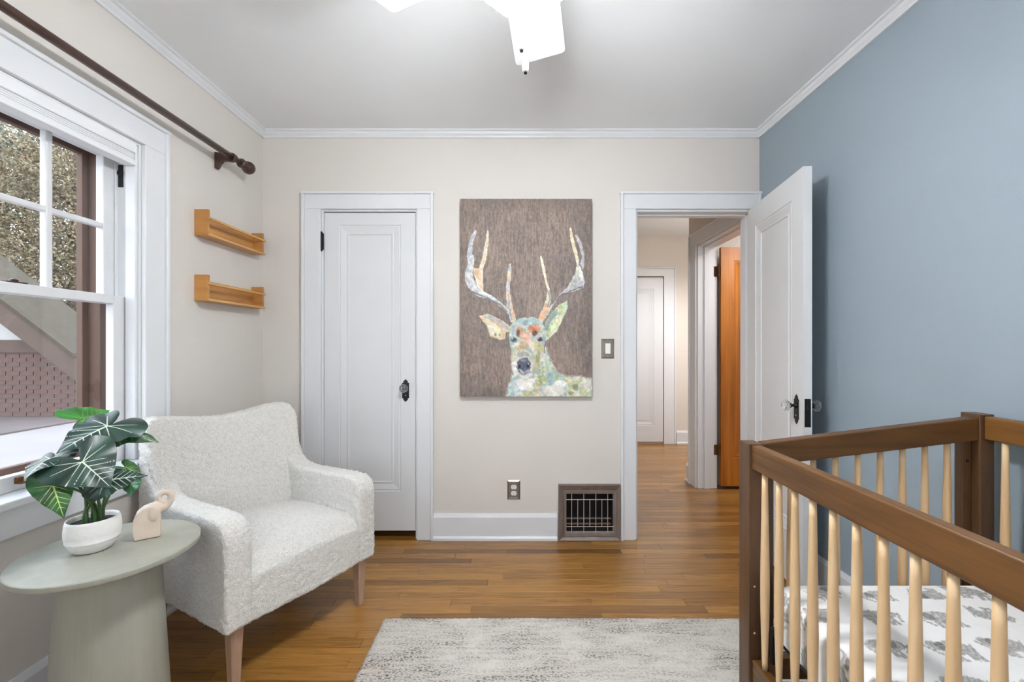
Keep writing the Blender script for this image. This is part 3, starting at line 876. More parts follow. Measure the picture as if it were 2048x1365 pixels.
for k in range(5):
    a = math.radians(82 + 72 * k)
    d = Vector((math.cos(a), math.sin(a), 0)); s_ = Vector((-math.sin(a), math.cos(a), 0))
    C0 = Vector((FX, FY, BZ))
    pit = math.radians(-11)
    sd = s_ * math.cos(pit) + Vector((0, 0, math.sin(pit)))
    nn = d.cross(sd)
    out = []
    w0, w1, r0, r1, rc = 0.082, 0.098, 0.15, 0.536, 0.018
    def arc(cx_, cy_, a0, a1, n=6):
        return [(cx_ + rc * math.cos(a0 + (a1 - a0) * i / n), cy_ + rc * math.sin(a0 + (a1 - a0) * i / n)) for i in range(n + 1)]
    out = [(r0, -w0)] + arc(r1 - rc, -w1 + rc, -math.pi / 2, 0) + arc(r1 - rc, w1 - rc, 0, math.pi / 2) + [(r0, w0)]
    mb_ = MB().prism(out, lambda p, q, t: C0 + d * p + sd * q + nn * t, -0.003, 0.003)
    bo = mb_.build('blade', M['fan'], fan, bevel=0.001)
    pr = [(0.085, -0.02), (0.15, -0.03), (0.21, -0.045), (0.22, 0.0), (0.21, 0.045), (0.15, 0.03), (0.085, 0.02)]
    MB().prism(pr, lambda p, q, t: C0 + d * p + sd * q + nn * t, -0.0075, -0.0032).build('blade_bracket', M['fan'], bo)
lights = []
for k in range(4):
    a = math.radians(47 + 90 * k)
    d = Vector((math.cos(a), math.sin(a), 0))
    ax = (d * 0.72 + Vector((0, 0, -0.70))).normalized()
    o = Vector((FX, FY, BZ - 0.052)) + d * 0.045
    MB().lathe([(0.018, 0.0), (0.022, 0.02), (0.022, 0.035)], o, ax, 20).build('lamp_holder', M['fan'], fan, smooth=True)
    prof = [(0.024, 0.030), (0.036, 0.042), (0.042, 0.065), (0.046, 0.09), (0.058, 0.118), (0.0565, 0.1185), (0.0445, 0.091), (0.0405, 0.065), (0.034, 0.044), (0.022, 0.032)]
    MB().lathe(prof, o, ax, 36).build('glass_shade', M['shade'], fan, smooth=True)
    ld = bpy.data.lights.new('fan_bulb', 'POINT'); ld.energy = LAMP; ld.shadow_soft_size = 0.022; ld.color = (0.93, 0.965, 1.0)
    lo = bpy.data.objects.new('fan_bulb', ld); COL.objects.link(lo); lo.location = o + ax * 0.098
for (px, py, y, zt) in ((1043, 101, 1.13, 2.21), (1051, 145, 1.15, 2.21)):
    e_ = P(px, py, y)
    mb_ = MB()
    z = e_.z + 0.034
    while z < zt:
        mb_.lathe([(0.0006, -0.0019), (0.0017, -0.0009), (0.0017, 0.0009), (0.0006, 0.0019)], (e_.x, e_.y, z), (0, 0, 1), 6)
        z += 0.0042
    pc = mb_.build('pull_chain', M['fan'], fan)
    MB().lathe([(0.004, 0.0), (0.0075, 0.002), (0.009, 0.012), (0.0085, 0.026), (0.005, 0.034), (0.002, 0.036)], e_, (0, 0, 1), 8).build('pull_knob', M['fan'], pc)
    MB().lathe([(0.0045, -0.003), (0.0045, 0.0005)], e_, (0, 0, 1), 10).build('pull_knob_tip', M['hole'], pc)

# unseen fill lamps added to brighten the hall and the side room
def fill_lamp(name, x, y, watts, label):
    hl = tag(empty(name, (x, y, ZC)), label, 'lamp')
    MB().lathe([(0.11, -0.03), (0.13, -0.02), (0.13, -0.0005)], (x, y, ZC), (0, 0, 1), 32).build('base', M['fan'], hl, smooth=True)
    MB().lathe([(0.02, -0.095), (0.08, -0.08), (0.115, -0.05), (0.12, -0.031)], (x, y, ZC), (0, 0, 1), 32).build('fill_lamp_shade', M['fill_lamp_shade'], hl, smooth=True)
    ld = bpy.data.lights.new('fill_spot', 'SPOT'); ld.energy = watts; ld.shadow_soft_size = 0.08; ld.spot_size = math.radians(160); ld.spot_blend = 1.0; ld.color = (0.96, 0.97, 1.0)
    lo = bpy.data.objects.new('fill_spot', ld); COL.objects.link(lo); lo.location = (x, y, ZC - 0.19)
M['fill_lamp_shade'] = lit_mat('fill_lamp_glow', 6.0)
fill_lamp('hall_fill_lamp', 1.93, 4.25, HALL * 6.0, 'added round ceiling fill lamp hidden round the hall corner')
fill_lamp('side_room_fill_lamp', 2.30, 3.16, HALL * 2.6, 'added ceiling fill lamp hidden in the room with the orange door')

# ------------------------------------------------------------------ back wall fittings
# floor register
reg = tag(empty('floor_register', (bx(1178), YB, 0)), 'brown metal wall register with wire grille beside the doorway', 'register')
o0, o1, oz0, oz1 = bx(1115) + 0.004, bx(1241) - 0.006, 0.004, bz(968)
i0, i1, iz0, iz1 = bx(1131), bx(1226), bz(1064), bz(986)
def ring(name, mat, ou, inn, t_out, t_in, parent):
    """mitred four-bar frame: outer rect at the wall, inner rect proud of it"""
    (a0, a1, b0, b1), (c0, c1, e0, e1) = ou, inn
    O = [(a0, b0), (a1, b0), (a1, b1), (a0, b1)]; I = [(c0, e0), (c1, e0), (c1, e1), (c0, e1)]
    for k in range(4):
        k2 = (k + 1) % 4
        q = [O[k], O[k2], I[k2], I[k]]
        tt = [t_out, t_out, t_in, t_in]
        MB().hexa([(p[0], YB + 0.0, p[1]) for p in q] + [(p[0], YB - t, p[1]) for p, t in zip(q, tt)]).build(name, mat, parent, bevel=0.0015)
ring('frame_bar', M['bronze'], (o0, o1, oz0, oz1), (bx(1127), bx(1231), bz(1071), bz(979)), 0.036, 0.020, reg)
ring('inner_bar', M['bronze'], (bx(1127), bx(1231), bz(1071), bz(979)), (i0, i1, iz0, iz1), 0.026, 0.024, reg)
def gbar(px0, py0, px1, py1):
    r = 0.0022
    MB().tube([(bx(px0), YB - 0.018, bz(py0)), (bx(px1), YB - 0.018, bz(py1))], r, 8).build('grille_bar', M['grille'], reg)
zx = lambda v: 980 + v / 6.827
zy = lambda v: 920 + v / 6.827
for yy in (448, 532, 898, 985):
    gbar(zx(1030), zy(yy), zx(1685), zy(yy))
for xx in (1110, 1275, 1438, 1600):
    gbar(zx(xx), zy(448), zx(xx), zy(985))
for xx in (1193, 1357, 1520):
    gbar(zx(xx), zy(532), zx(xx), zy(898))
for xx in (1033, 1682):
    gbar(zx(xx), zy(448), zx(xx), zy(985))
for xx in (962, 1750):
    MB().lathe([(0.0035, 0), (0.0035, 0.0015), (0.001, 0.002)], (bx(zx(xx)), YB - 0.0275, bz(zy(676))), (0, -1, 0), 10).build('screw', M['hole'], reg)
du = MB()
g = 0.001
du.box(VX0 + g, VX1 - g, YB + 0.125, YB + 0.135, VZ0 + g, VZ1 - g)
du.box(VX0 + g, VX0 + 0.005, YB + 0.004, YB + 0.125, VZ0 + g, VZ1 - g); du.box(VX1 - 0.005, VX1 - g, YB + 0.004, YB + 0.125, VZ0 + g, VZ1 - g)
du.box(VX0 + 0.005, VX1 - 0.005, YB + 0.004, YB + 0.125, VZ1 - 0.005, VZ1 - g); du.box(VX0 + 0.005, VX1 - 0.005, YB + 0.004, YB + 0.125, VZ0 + g, VZ0 + 0.005)
du.build('duct', M['dark'], reg)
for yy in (1042, 1053):
    MB().box(VX0 + 0.006, VX1 - 0.006, YB + 0.03, YB + 0.05, bz(yy) - 0.002, bz(yy) + 0.002).build('damper_louver', M['bronze'], reg)

# outlet
out = tag(empty('wall_outlet', (bx(1027.5), YB, bz(980))), 'pewter plate with white duplex outlet above the baseboard', 'outlet')
def plate(parent, x0, x1, z0, z1, name='cover_plate'):
    lp = [(x0, x1, z0, z1, 0.0), (x0, x1, z0, z1, 0.002), (x0 + 0.009, x1 - 0.009, z0 + 0.009, z1 - 0.009, 0.0075), (x0 + 0.012, x1 - 0.012, z0 + 0.012, z1 - 0.012, 0.0062), (x0 + 0.015, x1 - 0.015, z0 + 0.015, z1 - 0.015, 0.0068)]
    m_ = MB().rects(lp, lambda u, v, d: (u, YB - d, v))
    m_.f.append((0, 1, 2, 3))
    return m_.build(name, M['nickel'], parent)
plate(out, bx(1014.7), bx(1040.3), bz(999.5), bz(960.5))
for yy in (974, 986.5):
    c = Vector((bx(1027.6), YB - 0.0065, bz(yy)))
    pr = [(0.0175 * math.cos(t), max(-0.0135, min(0.0135, 0.0175 * math.sin(t)))) for t in [2 * math.pi * i / 28 for i in range(28)]]
    rc_ = MB().prism(pr, lambda p, q, t: (c.x + p, c.y - t, c.z + q), 0, 0.003).build('receptacle', M['plastic'], out, bevel=0.0006)
    for dx in (-0.0065, 0.0065):
        MB().box(c.x + dx - 0.0012, c.x + dx + 0.0012, c.y - 0.0034, c.y - 0.001, c.z, c.z + 0.008).build('slot', M['hole'], rc_)
    MB().lathe([(0.0022, 0.001), (0.0022, 0.0034)], (c.x, c.y, c.z - 0.006), (0, -1, 0), 10).build('slot', M['hole'], rc_)
# switch
swt = tag(empty('light_switch', (bx(1215), YB, bz(698))), 'pewter plate with white rocker light switch beside the doorway', 'light switch')
plate(swt, bx(1202.3), bx(1228), bz(717.5), bz(678))
c = (bx(1215.3), bz(697.5))
MB().box(c[0] - 0.0165, c[0] + 0.0165, YB - 0.0095, YB - 0.004, c[1] - 0.032, c[1] + 0.032).build('rocker', M['plastic'], swt, bevel=0.0015)
for dz in (-0.049, 0.049):
    MB().lathe([(0.003, 0), (0.003, 0.001), (0.001, 0.0018)], (c[0], YB - 0.0068, c[1] + dz), (0, -1, 0), 10).build('screw', M['grille'], swt)

# ------------------------------------------------------------------ deer canvas
def inpoly(X, Y, poly):
    n = len(poly); r = np.zeros(X.shape, bool); j = n - 1
    for i in range(n):
        xi, yi = poly[i]; xj, yj = poly[j]
        cnd = ((yi > Y) != (yj > Y)) & (X < (xj - xi) * (Y - yi) / (yj - yi + 1e-9) + xi)
        r ^= cnd; j = i
    return r
GW, GH = 280, 420
gx, gy = np.meshgrid(np.linspace(60, 905, GW), np.linspace(52, 1308, GH))
wx = gx + (vnoise(GH, GW, 60, 40, 11) - 0.5) * 9
wy = gy + (vnoise(GH, GW, 60, 40, 12) - 0.5) * 9
img = np.zeros((GH, GW, 3))
st1 = vnoise(GH, GW, 26, 130, 13, 3); st2 = vnoise(GH, GW, 5, 4, 14, 4); st3 = vnoise(GH, GW, 80, 90, 15, 2)
base_c = np.array([133, 116, 106.0])
img[:] = base_c + (st1[..., None] - 0.5) * np.array([34, 31, 29]) + (st2[..., None] - 0.5) * np.array([46, 34, 24]) + (st3[..., None] - 0.5) * 26
tan = np.clip((vnoise(GH, GW, 30, 110, 16) - 0.66) * 6, 0, 1)[..., None]
img = img * (1 - 0.6 * tan) + np.array([178, 146, 118]) * 0.6 * tan
edge = np.minimum.reduce([gx - 60, 905 - gx, gy - 52, 1308 - gy])
img *= (0.90 + 0.10 * np.clip(edge / 90, 0, 1))[..., None]
blend = lambda m, col, a: np.where(m[..., None], img * (1 - a) + np.asarray(col, float) * a, img)
DEER = np.zeros((GH, GW), bool)
def poly(pts, col, a=1.0, mott=0):
    global img
    m = inpoly(wx, wy, pts)
    DEER[m] = True
    c_ = np.asarray(col, float)
    if mott:
        k = vnoise(GH, GW, 70, 46, 20 + mott, 3)[..., None]
        c2 = np.asarray(MOT[mott], float)
        kk = np.clip((k - 0.42) * 5, 0, 1)
        c_ = c_ * (1 - kk) + c2 * kk
        img = np.where(m[..., None], img * (1 - a) + c_ * a, img)
    else:
        img = blend(m, c_, a)
def blob(x, y, rx, ry, col, a=0.8, soft=0.35):
    global img
    d = np.sqrt(((wx - x) / rx) ** 2 + ((wy - y) / ry) ** 2)
    k = np.clip((1 - d) / soft, 0, 1)[..., None] * a
    img = img * (1 - k) + np.asarray(col, float) * k
def stroke(pts, wd, col, a=0.9):
    global img
    d = np.full(wx.shape, 1e9)
    for (x0, y0), (x1, y1) in zip(pts[:-1], pts[1:]):
        t = np.clip(((wx - x0) * (x1 - x0) + (wy - y0) * (y1 - y0)) / ((x1 - x0) ** 2 + (y1 - y0) ** 2 + 1e-9), 0, 1)
        d = np.minimum(d, np.hypot(wx - x0 - t * (x1 - x0), wy - y0 - t * (y1 - y0)))
    k = np.clip((wd - d) / (wd * 0.4), 0, 1)[..., None] * a
    img = img * (1 - k) + np.asarray(col, float) * k
MOT = {1: (176, 176, 184), 2: (150, 176, 180), 3: (214, 214, 190), 4: (178, 186, 128), 5: (222, 176, 150)}
# neck and shoulders
body = [(395, 1170), (380, 1230), (352, 1312), (910, 1312), (900, 1195), (830, 1182), (740, 1180), (690, 1162), (640, 1080), (605, 990), (590, 1100), (500, 1190)]
poly([(x + (6 if x > 500 else -8), y - 8) for x, y in body], (176, 150, 126), 0.7)
poly(body, (212, 208, 196), 1, 2)
poly([(545, 1120), (600, 1040), (640, 1100), (690, 1165), (740, 1185), (720, 1230), (640, 1250), (560, 1230)], (150, 182, 184), 0.85, 4)
poly([(530, 1100), (590, 1020), (610, 1060), (600, 1160), (620, 1220), (560, 1250), (520, 1180)], (176, 172, 110), 0.7, 3)
poly([(700, 1185), (760, 1190), (895, 1198), (900, 1312), (745, 1312), (740, 1230)], (190, 192, 138), 0.9, 3)
blob(800, 1250, 26, 26, (120, 120, 84), 0.8); blob(770, 1285, 20, 14, (120, 134, 90), 0.7); blob(875, 1240, 22, 50, (210, 206, 210), 0.8)
blob(470, 1225, 68, 48, (232, 226, 220), 0.95); blob(660, 1270, 80, 44, (224, 218, 208), 0.85); blob(700, 1225, 40, 24, (236, 234, 230), 0.9)
blob(400, 1250, 40, 44, (186, 208, 200), 0.8); blob(500, 1290, 46, 26, (178, 176, 120), 0.8); blob(545, 1260, 24, 50, (188, 180, 130), 0.7)
blob(640, 1200, 30, 44, (128, 168, 178), 0.7); blob(575, 1210, 14, 40, (136, 140, 96), 0.6); blob(590, 1290, 34, 22, (206, 200, 186), 0.9)
# antlers
cream = (214, 198, 170); pale = (206, 212, 204)
AL = [(405, 835), (380, 800), (345, 760), (290, 715), (235, 688), (165, 668), (118, 625), (92, 575), (92, 520), (108, 470), (106, 420), (112, 350), (130, 290), (158, 250), (170, 252), (158, 285), (142, 340), (138, 400), (152, 425), (150, 465), (140, 505), (148, 560), (172, 600), (206, 636), (262, 668), (330, 716), (372, 762), (408, 812)]
poly(AL, pale, 1, 1)
poly([(140, 490), (182, 494), (202, 430), (222, 330), (234, 250), (243, 256), (244, 320), (230, 420), (206, 505), (208, 640), (180, 622), (160, 570)], (222, 196, 158), 1, 3)
poly([(145, 500), (185, 500), (200, 540), (195, 575), (165, 560)], (222, 180, 132), 0.9)
poly([(385, 838), (358, 740), (354, 640), (364, 530), (376, 462), (388, 464), (388, 540), (378, 620), (386, 700), (402, 760), (420, 825)], (216, 200, 168), 1, 1)
poly([(378, 640), (388, 700), (402, 760), (420, 822), (404, 828), (384, 740)], (228, 178, 138), 0.9)
poly([(556, 825), (586, 760), (608, 700), (622, 640), (600, 560), (580, 470), (572, 416), (583, 414), (602, 480), (616, 560), (634, 630), (642, 690), (626, 760), (600, 828)], (216, 204, 170), 1, 3)
poly([(560, 822), (588, 762), (612, 706), (632, 740), (600, 828)], (226, 172, 130), 0.9)
AR = [(606, 800), (640, 730), (690, 668), (745, 615), (780, 560), (800, 510), (806, 458), (830, 462), (850, 510), (862, 570), (850, 614), (800, 636), (730, 652), (682, 692), (652, 735), (625, 790)]
poly(AR, (204, 202, 178), 1, 1)
poly([(700, 668), (770, 600), (800, 545), (850, 560), (850, 606), (790, 630), (735, 645)], (150, 148, 152), 0.7, 1)
poly([(808, 475), (790, 400), (770, 320), (758, 238), (771, 232), (786, 300), (808, 380), (822, 460)], (222, 200, 162), 1, 3)
poly([(825, 475), (840, 430), (828, 370), (808, 320), (796, 284), (810, 280), (836, 330), (851, 390), (856, 480), (848, 500)], (184, 178, 176), 1, 1)
poly([(822, 480), (840, 500), (848, 560), (834, 575), (826, 530)], (232, 228, 222), 0.9)
stroke([(118, 628), (165, 655), (240, 684), (320, 728), (362, 770)], 7, (104, 100, 108), 0.75)
stroke([(655, 712), (700, 670), (760, 640), (845, 610)], 6, (86, 84, 98), 0.75)
stroke([(826, 468), (850, 520), (858, 575)], 5, (84, 88, 96), 0.7)
stroke([(172, 600), (205, 640), (250, 668)], 5, (236, 226, 212), 0.8)
stroke([(628, 640), (636, 690), (620, 740)], 6, (120, 140, 138), 0.7)
stroke([(372, 660), (376, 740), (390, 820)], 5, (130, 128, 140), 0.6)
stroke([(130, 600), (120, 540), (140, 570), (150, 600)], 6, (232, 222, 206), 0.7)
# ears
poly([(178, 796), (240, 783), (322, 820), (375, 858), (380, 892), (352, 905), (350, 945), (300, 948), (250, 928), (228, 862)], (206, 198, 160), 1, 5)
poly([(210, 800), (260, 795), (330, 830), (372, 866), (368, 884), (330, 870)], (150, 158, 160), 0.75)
poly([(225, 835), (285, 835), (320, 880), (330, 925), (285, 930), (245, 905)], (216, 212, 162), 0.9, 3)
poly([(262, 815), (318, 845), (345, 890), (340, 930), (322, 880), (290, 835)], (224, 172, 142), 0.8)
stroke([(180, 798), (230, 865), (252, 926), (300, 946)], 5, (120, 106, 66), 0.6)
blob(285, 915, 9, 12, (120, 124, 80), 0.8); blob(312, 918, 7, 12, (110, 112, 80), 0.8)
poly([(600, 892), (612, 830), (648, 775), (700, 722), (746, 698), (746, 750), (712, 830), (684, 888), (640, 930), (608, 958)], (196, 206, 180), 1, 4)
poly([(600, 885), (615, 830), (650, 778), (690, 740), (680, 790), (640, 830), (622, 890)], (118, 146, 142), 0.85)
poly([(640, 870), (690, 800), (735, 740), (712, 826), (680, 885), (640, 920)], (212, 212, 168), 0.85)
stroke([(746, 700), (746, 750), (712, 830)], 4, (150, 180, 170), 0.8)
# head
HD = [(374, 872), (400, 832), (450, 810), (540, 804), (590, 828), (606, 880), (606, 960), (596, 1000), (600, 1060), (580, 1130), (556, 1180), (480, 1205), (408, 1180), (386, 1120), (390, 1040), (376, 960)]
poly(HD, (204, 204, 184), 1, 2)
poly([(410, 830), (450, 812), (540, 806), (580, 826), (540, 860), (500, 850), (450, 870), (415, 860)], (164, 194, 192), 0.85)
blob(480, 838, 18, 24, (122, 146, 160), 0.7)
blob(440, 895, 32, 40, (198, 132, 98), 0.85); blob(540, 880, 44, 40, (202, 122, 86), 0.9); blob(480, 930, 40, 40, (222, 164, 132), 0.85)
blob(432, 905, 13, 30, (92, 70, 66), 0.85); blob(538, 905, 20, 22, (98, 64, 52), 0.85); blob(515, 880, 26, 26, (196, 96, 72), 0.6)
blob(470, 985, 44, 30, (190, 150, 104), 0.8); blob(430, 1000, 24, 26, (206, 186, 130), 0.7); blob(540, 985, 30, 40, (214, 200, 150), 0.7)
blob(510, 965, 14, 40, (238, 212, 184), 0.8); blob(575, 1000, 26, 40, (190, 180, 110), 0.7); blob(400, 1050, 18, 50, (190, 190, 150), 0.7)
blob(404, 950, 25, 19, (96, 100, 116), 0.95); blob(404, 948, 12, 11, (50, 52, 66), 0.9); blob(572, 946, 24, 18, (92, 92, 100), 0.95); blob(572, 946, 13, 12, (34, 36, 48), 0.95)
blob(395, 943, 4, 4, (230, 230, 230), 0.9); blob(563, 940, 4, 4, (230, 230, 230), 0.9)
blob(540, 1100, 40, 66, (184, 178, 120), 0.75); blob(560, 1060, 16, 60, (140, 134, 84), 0.6); blob(468, 1045, 50, 26, (150, 140, 132), 0.7)
blob(470, 1110, 74, 68, (218, 214, 206), 0.85); blob(415, 1110, 26, 40, (216, 214, 206), 0.8)
poly([(424, 1090), (444, 1064), (490, 1060), (518, 1095), (512, 1140), (472, 1168), (432, 1142)], (92, 94, 114), 1, 1)
poly([(430, 1090), (446, 1070), (488, 1066), (512, 1096), (500, 1130), (470, 1150), (440, 1130)], (78, 80, 102), 0.9)
blob(440, 1118, 13, 16, (28, 28, 40), 0.9); blob(497, 1112, 12, 16, (34, 34, 46), 0.9); blob(498, 1100, 5, 5, (232, 232, 236), 0.9); blob(470, 1080, 20, 10, (132, 134, 152), 0.7)
stroke([(432, 1150), (470, 1172), (512, 1148)], 5, (120, 116, 118), 0.8); stroke([(398, 1120), (420, 1160), (470, 1190), (520, 1170)], 7, (228, 224, 216), 0.7)
stroke([(420, 1115), (440, 1150)], 4, (60, 60, 72), 0.7)
img = img * 0.80 + img.mean(-1, keepdims=True) * 0.20
pig = np.stack([vnoise(GH, GW, 58, 38, 61, 3), vnoise(GH, GW, 58, 38, 62, 3), vnoise(GH, GW, 58, 38, 63, 3)], -1) - 0.5
lum = vnoise(GH, GW, 64, 44, 64, 3) - 0.5
bleed = np.clip(1 - np.abs(lum) / 0.022, 0, 1)
wash = img + pig * 24 + lum[..., None] * 56 - bleed[..., None] * 26 + 8
img = np.where(DEER[..., None], wash, img)
img += (vnoise(GH, GW, 120, 90, 19, 2)[..., None] - 0.5) * 22
img += (st1[..., None] - 0.5) * 14

px0, px1, pz0, pz1 = (920 - CX) * 2.724 / F, (1184 - CX) * 2.724 / F, CAMZ - (793.5 - CY) * 2.724 / F, CAMZ - (398 - CY) * 2.724 / F
art = tag(empty('canvas_painting', ((px0 + px1) / 2, YB - 0.02, pz0)), 'large taupe canvas painting of an antlered deer between the two doors', 'painting')
yF = YB - 0.036
xs = np.linspace(px0, px1, GW); zs = np.linspace(pz1, pz0, GH)
VX_, VZ_ = np.meshgrid(xs, zs)
V = np.stack([VX_, np.full_like(VX_, yF), VZ_], -1).reshape(-1, 3)
ii = np.arange(GW * GH).reshape(GH, GW)
Fq = np.stack([ii[:-1, :-1], ii[1:, :-1], ii[1:, 1:], ii[:-1, 1:]], -1).reshape(-1, 4)
me = bpy.data.meshes.new('printed_canvas'); me.from_pydata(V.tolist(), [], Fq.tolist())
set_col(me, img.reshape(-1, 3))
link_mesh('printed_canvas', me, vcol_mat('deer_print', 0.75, 0.08, 500), art)
M['canvas_edge'] = paint('canvas_edge', rgb(120, 104, 94), 0.8, 0.08, 30)
MB().box(px0, px1, yF + 0.0006, YB - 0.002, pz0, pz1).build('stretcher_frame', M['canvas_edge'], art)

# ------------------------------------------------------------------ curtain rod
rod = tag(empty('curtain_rod', (XL, 2.33, 2.23)), 'dark bronze curtain rod above the window with ball finial', 'curtain rod')
RX, RZ = -1.522, 2.234
MB().tube([(RX, 0.42, RZ), (RX, 2.39, RZ)], 0.0158, 20).build('pole', M['rod'], rod, smooth=True)
for yy, sg in ((2.39, 1), (0.42, -1)):
    fp_ = [(0.0158, -0.004), (0.024, 0.0), (0.026, 0.006), (0.021, 0.012), (0.0165, 0.017), (0.0225, 0.024), (0.0235, 0.030), (0.014, 0.035), (0.020, 0.042), (0.031, 0.053), (0.0355, 0.067), (0.034, 0.082), (0.026, 0.095), (0.012, 0.102), (0.002, 0.103)]
    MB().lathe(fp_, (RX, yy, RZ), (0, sg, 0), 28).build('finial', M['rod'], rod, smooth=True)
for yy in (2.325, 0.50):
    pr = [(0.0, 0.028), (0.0, -0.055), (0.008, -0.064), (0.022, -0.056), (0.030, -0.036), (0.046, -0.020), (0.070, -0.022), (0.090, -0.026), (0.108, -0.018), (0.112, 0.0), (0.106, 0.012), (0.080, 0.0), (0.066, 0.006), (0.050, 0.016), (0.030, 0.024)]
    b_ = MB().prism(pr, lambda p, q, t: (XL + 0.0005 + p, t, RZ + q), yy - 0.010, yy + 0.010).build('bracket', M['rod'], rod, bevel=0.003)
    MB().lathe([(0.0162, -0.012), (0.0215, -0.012), (0.0225, 0.0), (0.0215, 0.012), (0.0162, 0.012)], (RX, yy, RZ), (0, 1, 0), 24).build('bracket_ring', M['rod'], b_, smooth=True)

# ------------------------------------------------------------------ two book ledges
def ledge(ztop, label):
    y0, y1 = 2.172, 2.655
    h, d = 0.132, 0.068
    zb = ztop - h
    e = tag(empty('wall_shelf', (XL, y0, zb)), label, 'shelf', 'honey pine ledges in the corner')
    for a in (y0, y1 - 0.016):
        MB().box(XL + 0.0005, XL + d, a, a + 0.016, zb, ztop).build('end_panel', M['shelf_end'], e, bevel=0.0015)
    MB().box(XL + 0.0005, XL + 0.012, y0 + 0.016, y1 - 0.016, zb + 0.014, ztop - 0.022).build('back_board', M['shelf'], e, bevel=0.001)
    MB().box(XL + 0.0005, XL + d - 0.004, y0 + 0.016, y1 - 0.016, zb, zb + 0.014).build('bottom_board', M['shelf'], e, bevel=0.001)
    MB().box(XL + d - 0.001, XL + d + 0.009, y0 + 0.002, y1 + 0.006, ztop - 0.050, ztop - 0.038).build('front_rail', M['shelf_rail'], e, bevel=0.002)
    MB().box(XL + d - 0.003, XL + d + 0.007, y0 + 0.002, y1 + 0.004, zb + 0.001, zb + 0.012).build('front_lip', M['shelf_rail'], e, bevel=0.002)
    return e
ledge(1.911, 'upper honey pine wall ledge with front rail under the curtain rod')
ledge(1.584, 'lower honey pine wall ledge with front rail above the armchair')

# ------------------------------------------------------------------ armchair
CF = Vector((-1.003, 1.494, 0)); cu = Vector((0.477, 0.879, 0)); cv = Vector((-0.879, 0.477, 0))
CWD = 0.676
mxc = Matrix(((cu.x, cv.x, 0, CF.x), (cu.y, cv.y, 0, CF.y), (0, 0, 1, 0), (0, 0, 0, 1)))
chair = tag(empty('armchair', mxc @ Vector((CWD / 2, 0.33, 0))), 'cream boucle armchair with pale wooden legs in the corner', 'armchair')
tx = bpy.data.textures.new('boucle_curl', 'CLOUDS'); tx.noise_scale = 0.013; tx.noise_depth = 1
def upholstered(name, mb, bev=0.035, vox=0.0065, sm=6, disp=0.010):
    me = mb.mesh(name)
    o = link_mesh(name, me, M['boucle'], None, True)
    o.matrix_world = mxc; WM[o.name] = mxc
    o.parent = chair; o.matrix_parent_inverse = WM[chair.name].inverted()
    if bev:
        m_ = o.modifiers.new('bevel', 'BEVEL'); m_.width = bev; m_.segments = 6; m_.limit_method = 'ANGLE'; m_.angle_limit = math.radians(40)
    m_ = o.modifiers.new('remesh', 'REMESH'); m_.mode = 'VOXEL'; m_.voxel_size = vox; m_.use_smooth_shade = True
    m_ = o.modifiers.new('smooth', 'SMOOTH'); m_.iterations = sm; m_.factor = 0.5
    m_ = o.modifiers.new('curl', 'DISPLACE'); m_.texture = tx; m_.strength = disp; m_.mid_level = 0.5; m_.texture_coords = 'LOCAL'
    return o
def catmull(pts, n=8):
    out = []
    for i in range(len(pts) - 1):
        p0 = Vector(pts[max(i - 1, 0)]); p1 = Vector(pts[i]); p2 = Vector(pts[i + 1]); p3 = Vector(pts[min(i + 2, len(pts) - 1)])
        for k in range(n):
            t = k / n
            out.append(0.5 * ((2 * p1) + (-p0 + p2) * t + (2 * p0 - 5 * p1 + 4 * p2 - p3) * t * t + (-p0 + 3 * p1 - 3 * p2 + p3) * t ** 3))
    out.append(Vector(pts[-1]))
    return out
AW = 0.095
# arms: side profile in (v, w)
top = catmull([(0.0, 0.52), (0.012, 0.575), (0.055, 0.607), (0.16, 0.612), (0.38, 0.609), (0.49, 0.622), (0.55, 0.68), (0.585, 0.77)], 6)
aprof = [(0.0, 0.222)] + [(p.x, p.y) for p in top] + [(0.655, 0.77), (0.655, 0.222)]
for u0 in (0.0, CWD - AW):
    upholstered('arm', MB().prism(aprof, lambda p, q, t: (t, p, q), u0, u0 + AW), 0.028)
# seat: crowned block between the arms
nu, nv = 14, 14
sb = MB()
vs = []
for i in range(nu + 1):
    for k in range(nv + 1):
        a = i / nu; b_ = k / nv
        u = AW - 0.004 + (CWD - 2 * AW + 0.008) * a; v = 0.004 + 0.52 * b_
        crown_h = 0.020 * math.sin(math.pi * a) ** 0.7 + 0.016 * math.sin(math.pi * min(1, b_ * 0.9 + 0.1))
        rf = 0.055 * max(0, 1 - b_ / 0.14) ** 2
        vs.append((u, v - (0.012 * math.sin(math.pi * a) if k == 0 else 0), 0.432 + crown_h - rf))
n1 = len(vs)
vs += [(x, y if k else y, 0.222) for (x, y, z) in vs for k in (1,)]
fs = []
idx = lambda i, k: i * (nv + 1) + k
for i in range(nu):
    for k in range(nv):
        fs.append((idx(i, k), idx(i + 1, k), idx(i + 1, k + 1), idx(i, k + 1)))
        fs.append((n1 + idx(i, k), n1 + idx(i, k + 1), n1 + idx(i + 1, k + 1), n1 + idx(i + 1, k)))
for i in range(nu):
    fs.append((idx(i, 0), n1 + idx(i, 0), n1 + idx(i + 1, 0), idx(i + 1, 0))); fs.append((idx(i, nv), idx(i + 1, nv), n1 + idx(i + 1, nv), n1 + idx(i, nv)))
for k in range(nv):
    fs.append((idx(0, k), idx(0, k + 1), n1 + idx(0, k + 1), n1 + idx(0, k))); fs.append((idx(nu, k), n1 + idx(nu, k), n1 + idx(nu, k + 1), idx(nu, k + 1)))
sb.add(vs, fs)
upholstered('seat', sb, 0.0, sm=10)
